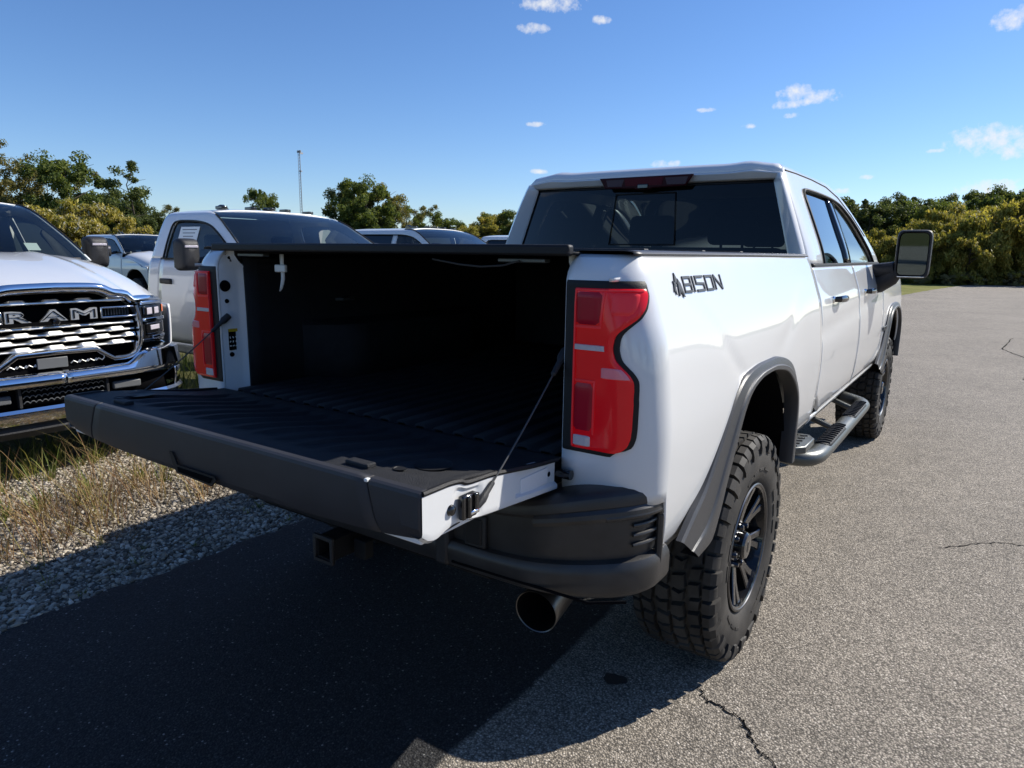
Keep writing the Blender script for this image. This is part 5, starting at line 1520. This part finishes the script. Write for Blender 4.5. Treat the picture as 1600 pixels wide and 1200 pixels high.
cl += [(random.uniform(-7.5, -3.2), random.uniform(1.4, 4.6), random.uniform(.6, 1.2)) for _ in range(220)]
V, F = blades(cl, 26, .10, .30, .0042, .07, .6, .5)
tag(link('green_grass', np_mesh('green_grass', V, F, 4), M['grass']), 'green grass growing at the edge of the gravel under the parked trucks', 'grass', kind='stuff')
cl = []
for (x, y) in [(-2.1,-.42),(-2.08,-.2),(-2.16,-.08),(-2.35,.12),(-2.25,.1),(-2.4,.32),(-2.35,.52),(-2.3,.65),(-2.5,-.12),(-2.85,.35),(-2.75,.62),(-2.6,.05),(-2.9,-.05),(-2.2,-.7),(-2.6,-.5),(-2.45,.9),(-2.7,1.1),(-2.65,.25),(-2.95,.6)]:
    for _ in range(2): cl.append((x + random.gauss(0, .08), y + random.gauss(0, .08), random.uniform(.7, 1.35)))
V, F = blades(cl, 18, .14, .44, .0018, .08, .9, .5)
# side twigs and seed heads
V2, F2 = blades([(x + random.gauss(0, .05), y + random.gauss(0, .05), s_) for x, y, s_ in cl], 18, .04, .19, .0019, .09, 1.5, .8)
F += [tuple(i + len(V) for i in f) for f in F2]; V += V2
tag(link('dry_weeds', np_mesh('dry_weeds', V, F, 4), M['dry']), 'brown dried weeds standing in the gravel strip', 'weeds', kind='stuff')
cl = [(random.uniform(-2.1, -1.5), random.uniform(-1.0, 1.2), random.uniform(.3, .6)) for _ in range(16)]
V, F = blades(cl, 12, .05, .16, .002, .03, 1.0, .6)
tag(link('weed_sprigs', np_mesh('weed_sprigs', V, F, 4), M['grass']), 'small green sprigs in the shaded gravel beside the asphalt', 'weeds', kind='stuff')

# ------------------------------------------------------------------ trees
M['bark'] = mat('bark', (.085,.070,.055), .9, spec=.1, noise=.4, nscale=14, bump=.8, bscale=40)
LEAF = dict(
    green=island_mat('leaf_green', [(0, (0.049,0.082,0.022)), (.5, (0.114,0.154,0.038)), (1, (0.216,0.245,0.062))], .6, .45),
    dark=island_mat('leaf_dark', [(0, (0.036,0.060,0.022)), (.5, (0.082,0.111,0.038)), (1, (0.155,0.176,0.059))], .6, .45),
    olive=island_mat('leaf_olive', [(0, (0.078,0.088,0.030)), (.5, (0.163,0.161,0.058)), (1, (0.299,0.250,0.102))], .7, .45),
    yellow=island_mat('leaf_yellow', [(0, (0.137,0.150,0.030)), (.5, (0.285,0.267,0.059)), (1, (0.467,0.384,0.106))], .6, .45),
    bloom=island_mat('leaf_bloom', [(0, (0.137,0.142,0.030)), (.55, (0.342,0.299,0.062)), (.82, (0.546,0.448,0.126)), (1, (0.620,0.620,0.620))], .7, .45),
    grey=island_mat('leaf_grey', [(0, (0.114,0.117,0.059)), (.5, (0.227,0.213,0.106)), (1, (0.433,0.373,0.210))], .8, .45),
)
def tree_proto(seed, h, crown_r, crown_base, nlimb, nclump, nleaf, leaf, squash=.8, clump_r=.55, droop=0.0, trunk_r=.14, spread=1.0, long_leaf=1.0, stems=1, top_bias=.0):
    r_ = np.random.default_rng(seed); tm = MB(); tips = []
    for s_ in range(stems):
        off = r_.normal(0, .25 if stems > 1 else 0, 2); top = np.array([r_.normal(0, .05*h), r_.normal(0, .05*h), h*.86])
        if stems > 1: top[:2] += off*4
        path = [np.array([off[0], off[1], -.1])]
        for k in range(1, 7):
            t = k/6; path.append(np.array([off[0], off[1], 0])*(1 - t) + top*t + np.r_[r_.normal(0, .025*h, 2), 0]*(t > .2))
        tm.tube(path, [trunk_r*(1 - .85*k/6)/math.sqrt(stems) for k in range(7)], 7)
        for i in range(nlimb):
            t = crown_base/h + (1 - crown_base/h)*.92*((i + .5)/nlimb)**.9; j = min(5, int(t*6)); b0 = path[j] + (path[j+1] - path[j])*(t*6 - j)
            a = i*2.4 + r_.uniform(-.5, .5); hh = (b0[2] - crown_base)/(h - crown_base + 1e-6)
            ln = crown_r*spread*(.55 + .6*math.sin(math.pi*min(1, max(.06, .16 + .72*hh + top_bias*0))))*r_.uniform(.65, 1.08)
            e = b0 + np.array([math.cos(a)*ln, math.sin(a)*ln, ln*(.35 - .25*droop + .35*hh)]); mid = (b0 + e)/2 + np.array([0, 0, ln*.10]) + r_.normal(0, .06*ln, 3)
            tm.tube([b0, mid, e], [trunk_r*.32*(1 - .5*t), trunk_r*.2, trunk_r*.07], 5)
            tips += [(e, 1.0), (mid*.35 + e*.65, .9), (mid, .75)]
        tips.append((top, .8)); tips.append((top + np.array([0, 0, h*.07]), .65))
    C = []
    for k in range(nclump):
        p, w = tips[r_.integers(len(tips))]; C.append((p + r_.normal(0, crown_r*.16, 3)*np.array([1, 1, squash]), w*r_.uniform(.55, 1.2)))
    per = max(1, nleaf//nclump); V = []; F = []
    cs = np.array([c for c, _ in C]); ws = np.array([w for _, w in C])
    P = np.repeat(cs, per, 0); S = np.repeat(ws, per)[:, None]
    d = r_.normal(0, 1, P.shape); d /= np.linalg.norm(d, axis=1)[:, None]
    P = P + d*(r_.random((len(P), 1))**.45)*clump_r*S*np.array([1, 1, squash])
    if droop: P[:, 2] -= droop*r_.random(len(P))*clump_r
    n_ = len(P); nrm = d + r_.normal(0, .7, (n_, 3)); nrm /= np.linalg.norm(nrm, axis=1)[:, None]
    ref = r_.normal(0, 1, (n_, 3))
    if droop: ref = np.tile([0, 0, 1.0], (n_, 1)) + r_.normal(0, .35, (n_, 3))
    tan = np.cross(nrm, ref); tan /= np.linalg.norm(tan, axis=1)[:, None] + 1e-9; bit = np.cross(nrm, tan)
    sz = leaf*r_.uniform(.55, 1.35, (n_, 1))
    A = tan*sz*.5; B = bit*sz*.8*long_leaf
    W = np.stack([P - B*.9, P + A*.9 - B*.1, P + B, P - A*.9 + B*.1], 1).reshape(-1, 3)
    F = np.arange(n_*4).reshape(-1, 4)
    W[:, 2] = np.maximum(W[:, 2], .02)
    return tm.mesh('trunk', 60), np_mesh('crown', W, F, 4), float(np.percentile(W[:, 2], 99.6))
PROTO = dict(
    broad=tree_proto(1, 8.0, 2.5, 2.2, 16, 90, 16150, 0.136, clump_r=.70),
    broad2=tree_proto(2, 7.6, 2.1, 1.6, 15, 80, 15200, 0.129, clump_r=.62),
    open=tree_proto(3, 8.4, 2.7, 2.4, 15, 70, 7980, 0.116, clump_r=.62, trunk_r=.12),
    open2=tree_proto(14, 8.4, 2.3, 2.8, 13, 60, 6460, 0.116, clump_r=.60, trunk_r=.11),
    slim=tree_proto(4, 8.2, 1.15, 3.4, 9, 26, 3800, 0.109, clump_r=.50, trunk_r=.10),
    dense=tree_proto(5, 6.4, 2.0, .9, 18, 100, 19000, 0.129, clump_r=.60),
    dense2=tree_proto(6, 6.6, 1.7, 1.0, 17, 90, 17100, 0.122, clump_r=.55),
    willow=tree_proto(7, 5.2, 2.1, .4, 13, 100, 20900, 0.102, clump_r=.62, droop=.9, long_leaf=2.1, stems=3, trunk_r=.10),
    willow2=tree_proto(8, 4.8, 1.9, .3, 12, 95, 19950, 0.102, clump_r=.55, droop=.8, long_leaf=2.0, stems=3, trunk_r=.10),
    shrub=tree_proto(9, 2.4, 1.1, .1, 10, 60, 9500, 0.082, clump_r=.36, stems=3, trunk_r=.05),
    shrub2=tree_proto(10, 2.2, 1.2, .1, 10, 60, 8550, 0.075, clump_r=.40, stems=3, trunk_r=.05, long_leaf=1.8),
)
CROWN = {}
def plant(px, topy, depth, proto, leaf, label, group, cat='tree', name='tree', loc=None, hgt=None, wide=1.0):
    tr, cr_m, hh = PROTO[proto]
    if loc is None:
        d = r2*((px - 800)/1074.68) + u2*((600 - 395)/1074.68) + cf
        k = depth/d.dot(cf); x, y = CAM.x + d.x*k, CAM.y + d.y*k
        dt = r2*((px - 800)/1074.68) + u2*((600 - topy)/1074.68) + cf
        H = CAM.z + dt.z*depth/dt.dot(cf) + .06
    else: (x, y), H = loc, hgt
    s_ = H/hh
    t = thing(name, label, cat, (x, y, -.06), random.uniform(0, 6.28), group); t.scale = (s_*wide, s_*wide, s_)
    link('trunk', tr, M['bark'], t)
    key = (proto, leaf)
    if key not in CROWN:
        c = cr_m.copy(); c.materials.clear(); c.materials.append(LEAF[leaf]); CROWN[key] = c
    link('crown', CROWN[key], None, t)
    return t
random.seed(21)
LB = 'thin-leaved brownish tree rising behind the truck with the slatted grille'
for px, ty, d, p in [(-40,235,55,'open'),(2,228,56,'open'),(40,250,58,'open2'),(78,252,60,'open'),(-15,250,54,'open2')]:
    plant(px, ty, d, p, 'olive', LB, 'brownish trees at the back of the lot')
plant(122, 246, 55, 'broad', 'green', 'tall full green tree rising over the yellow-flowering shrubs', None)
plant(212, 260, 54, 'slim', 'dark', 'slender tree with a bare trunk and tufted top, standing above its neighbours', None, wide=1.15)
LD = 'dark green bushy tree in the thicket behind the parked trucks'
for px, ty, d, p in [(165,298,58,'dense'),(190,308,60,'dense2'),(238,328,60,'dense2'),(262,336,62,'dense'),(22,330,52,'dense'),(60,345,53,'dense2'),(290,340,64,'dense'),(215,335,56,'dense'),(-20,320,50,'dense'),(330,348,66,'dense2'),(140,330,54,'dense2')]:
    plant(px, ty, d, p, 'dark', LD, 'dark trees of the thicket')
plant(298, 322, 78, 'open2', 'olive', 'small twiggy treetop showing over the single cab truck\'s roof', None)
for px, ty, d, w in [(85,326,45,1.3),(128,318,46,1.3),(165,342,45,1.3),(45,352,44,1.2)]:
    plant(px, ty, d, 'willow2', 'bloom', 'yellow-flowering shrub in front of the thicket', 'yellow-flowering shrubs', 'shrub', 'shrub', wide=w)
plant(415, 299, 76, 'dense2', 'green', 'lone round tree beside the lattice mast, above the single cab truck', None, wide=.62)
for px, ty, d, p, lf, lb in [(540,291,68,'broad2','dark','dark green tree at the mast side of the clump over the truck bed'),(574,284,68,'broad','green','tallest full green tree of the clump over the truck bed'),
        (606,296,70,'broad2','olive','rounded olive tree just beside the clump\'s tallest tree'),(632,312,70,'open','olive','thin airy olive tree closing the clump on the side of the open truck\'s cab'),
        (558,310,66,'dense','green','low dense tree below the dark tree of the clump over the truck bed'),(590,322,66,'dense2','green','lowest dense tree at the foot of the clump\'s tallest tree')]:
    plant(px, ty, d, p, lf, lb, 'clump of trees over the truck bed')
LS = 'low green bush in the hedge line over the tonneau cover'
for i, px in enumerate(range(440, 760, 24)):
    plant(px, 352 + (i*37 % 13), 70 + (i*7 % 9), ('shrub', 'dense2', 'willow2')[i % 3], ('green', 'yellow', 'grey')[i % 3], LS, 'hedge line bushes', 'bush', 'bush', wide=1.5)
LT = 'small bushy tree in the hedge line beside the open truck\'s cab'
for px, ty, p, lf in [(668,326,'broad2','green'),(698,340,'dense','green'),(760,334,'dense','yellow'),(778,331,'dense2','green'),(800,345,'dense','green'),(822,324,'open','olive'),(850,330,'broad2','green'),(730,352,'dense2','yellow')]:
    plant(px, ty, 74, p, lf, LT, 'small trees of the hedge line')
LR = 'dark green tree in the wood behind the yellowish thicket at the road\'s end'
for i, (px, ty) in enumerate([(1270,330),(1300,325),(1322,314),(1348,320),(1372,318),(1397,303),(1422,321),(1440,316),(1462,311),(1488,319),(1512,310),(1540,299),(1566,303),(1592,294),(1620,290),(1650,296),(1335,345),(1410,345),(1475,340),(1530,330),(1585,325)]):
    plant(px, ty, 54 + (i*5 % 7), ('dense', 'broad2', 'dense2', 'broad')[i % 4], ('dark', 'green', 'dark')[i % 3], LR, 'dark trees of the wood', wide=1.0)
LY = 'yellow-green willowy thicket shrub beyond the end of the road'
for i, (px, ty, d) in enumerate([(1325,372,44),(1350,362,44),(1378,368,43),(1402,372,43),(1430,366,43),(1455,352,43),(1480,343,44),(1505,332,43),(1530,326,44),(1556,322,43),(1582,322,44),(1608,316,43),(1635,318,43),(1495,365,41),(1545,360,41),(1590,365,41),(1440,395,41)]):
    plant(px, ty, d, ('willow', 'willow2')[i % 2], 'yellow', LY, 'willowy thicket shrubs', 'shrub', 'shrub', wide=1.15)
LG = 'low grey-green scrub bush at the foot of the willowy thicket'
for i, px in enumerate(range(1385, 1640, 17)):
    plant(px, 420 + (i*29 % 15), 39.5 + (i % 3)*.6, ('shrub', 'shrub2')[i % 2], ('grey', 'yellow', 'green')[i % 3], LG, 'scrub bushes at the thicket foot', 'bush', 'bush', wide=1.2)
# wood on the other side of the lot, met in the truck's windows and mirrors
for i, (x, y, h) in enumerate([(34,-2,5.5),(36,4,7),(38,9,5),(35,15,6),(40,21,7.5),(41,27,6),(39,33,6.5),(30,-12,7),(24,-20,6.5),(14,-26,7),(5,-28,6),(-6,-27,7)]):
    plant(0, 0, 0, ('dense', 'broad2', 'broad')[i % 3], ('dark', 'green')[i % 2], 'green tree on the open side of the lot, mirrored in the truck\'s windows', 'trees on the open side of the lot', loc=(x, y), hgt=h)

# lattice mast
t_d = 300.0
d = r2*((474 - 800)/1074.68) + u2*((600 - 392)/1074.68) + cf; k = t_d/d.dot(cf); tx, ty_ = CAM.x + d.x*k, CAM.y + d.y*k
mast = thing('lattice_mast', 'tall thin steel lattice mast standing far behind the trees', 'mast', (tx, ty_, 0))
Hm = 43.0
M['mast'] = mat('mast_steel', (.30,.31,.33), .6, metal=.3)
for k in range(3):
    a = 2*math.pi*k/3; mb = MB(); mb.tube([(.62*math.cos(a), .62*math.sin(a), -.1), (.45*math.cos(a), .45*math.sin(a), Hm)], .10, 6); mb.build('leg', M['mast'], mast)
mb = MB()
for i in range(34):
    z0, z1 = i*Hm/34, (i + 1)*Hm/34
    for k in range(3):
        a, b = 2*math.pi*k/3, 2*math.pi*(k + 1)/3; rr = .62 - .17*z0/Hm
        mb.tube([(rr*math.cos(a), rr*math.sin(a), z0), (rr*math.cos(b), rr*math.sin(b), z1)], .05, 4)
mb.build('bracing', M['mast'], mast)
mb = MB(); mb.box((0, 0, Hm - .6), (2.4, .3, .9)); mb.box((.3, .8, Hm - 1.2), (.3, 1.8, .7)); mb.build('antenna_panel', M['mast'], mast)
mb = MB(); mb.box((.2, .3, Hm*.80), (1.2, .6, .5)); mb.build('antenna_panel', M['mast'], mast)
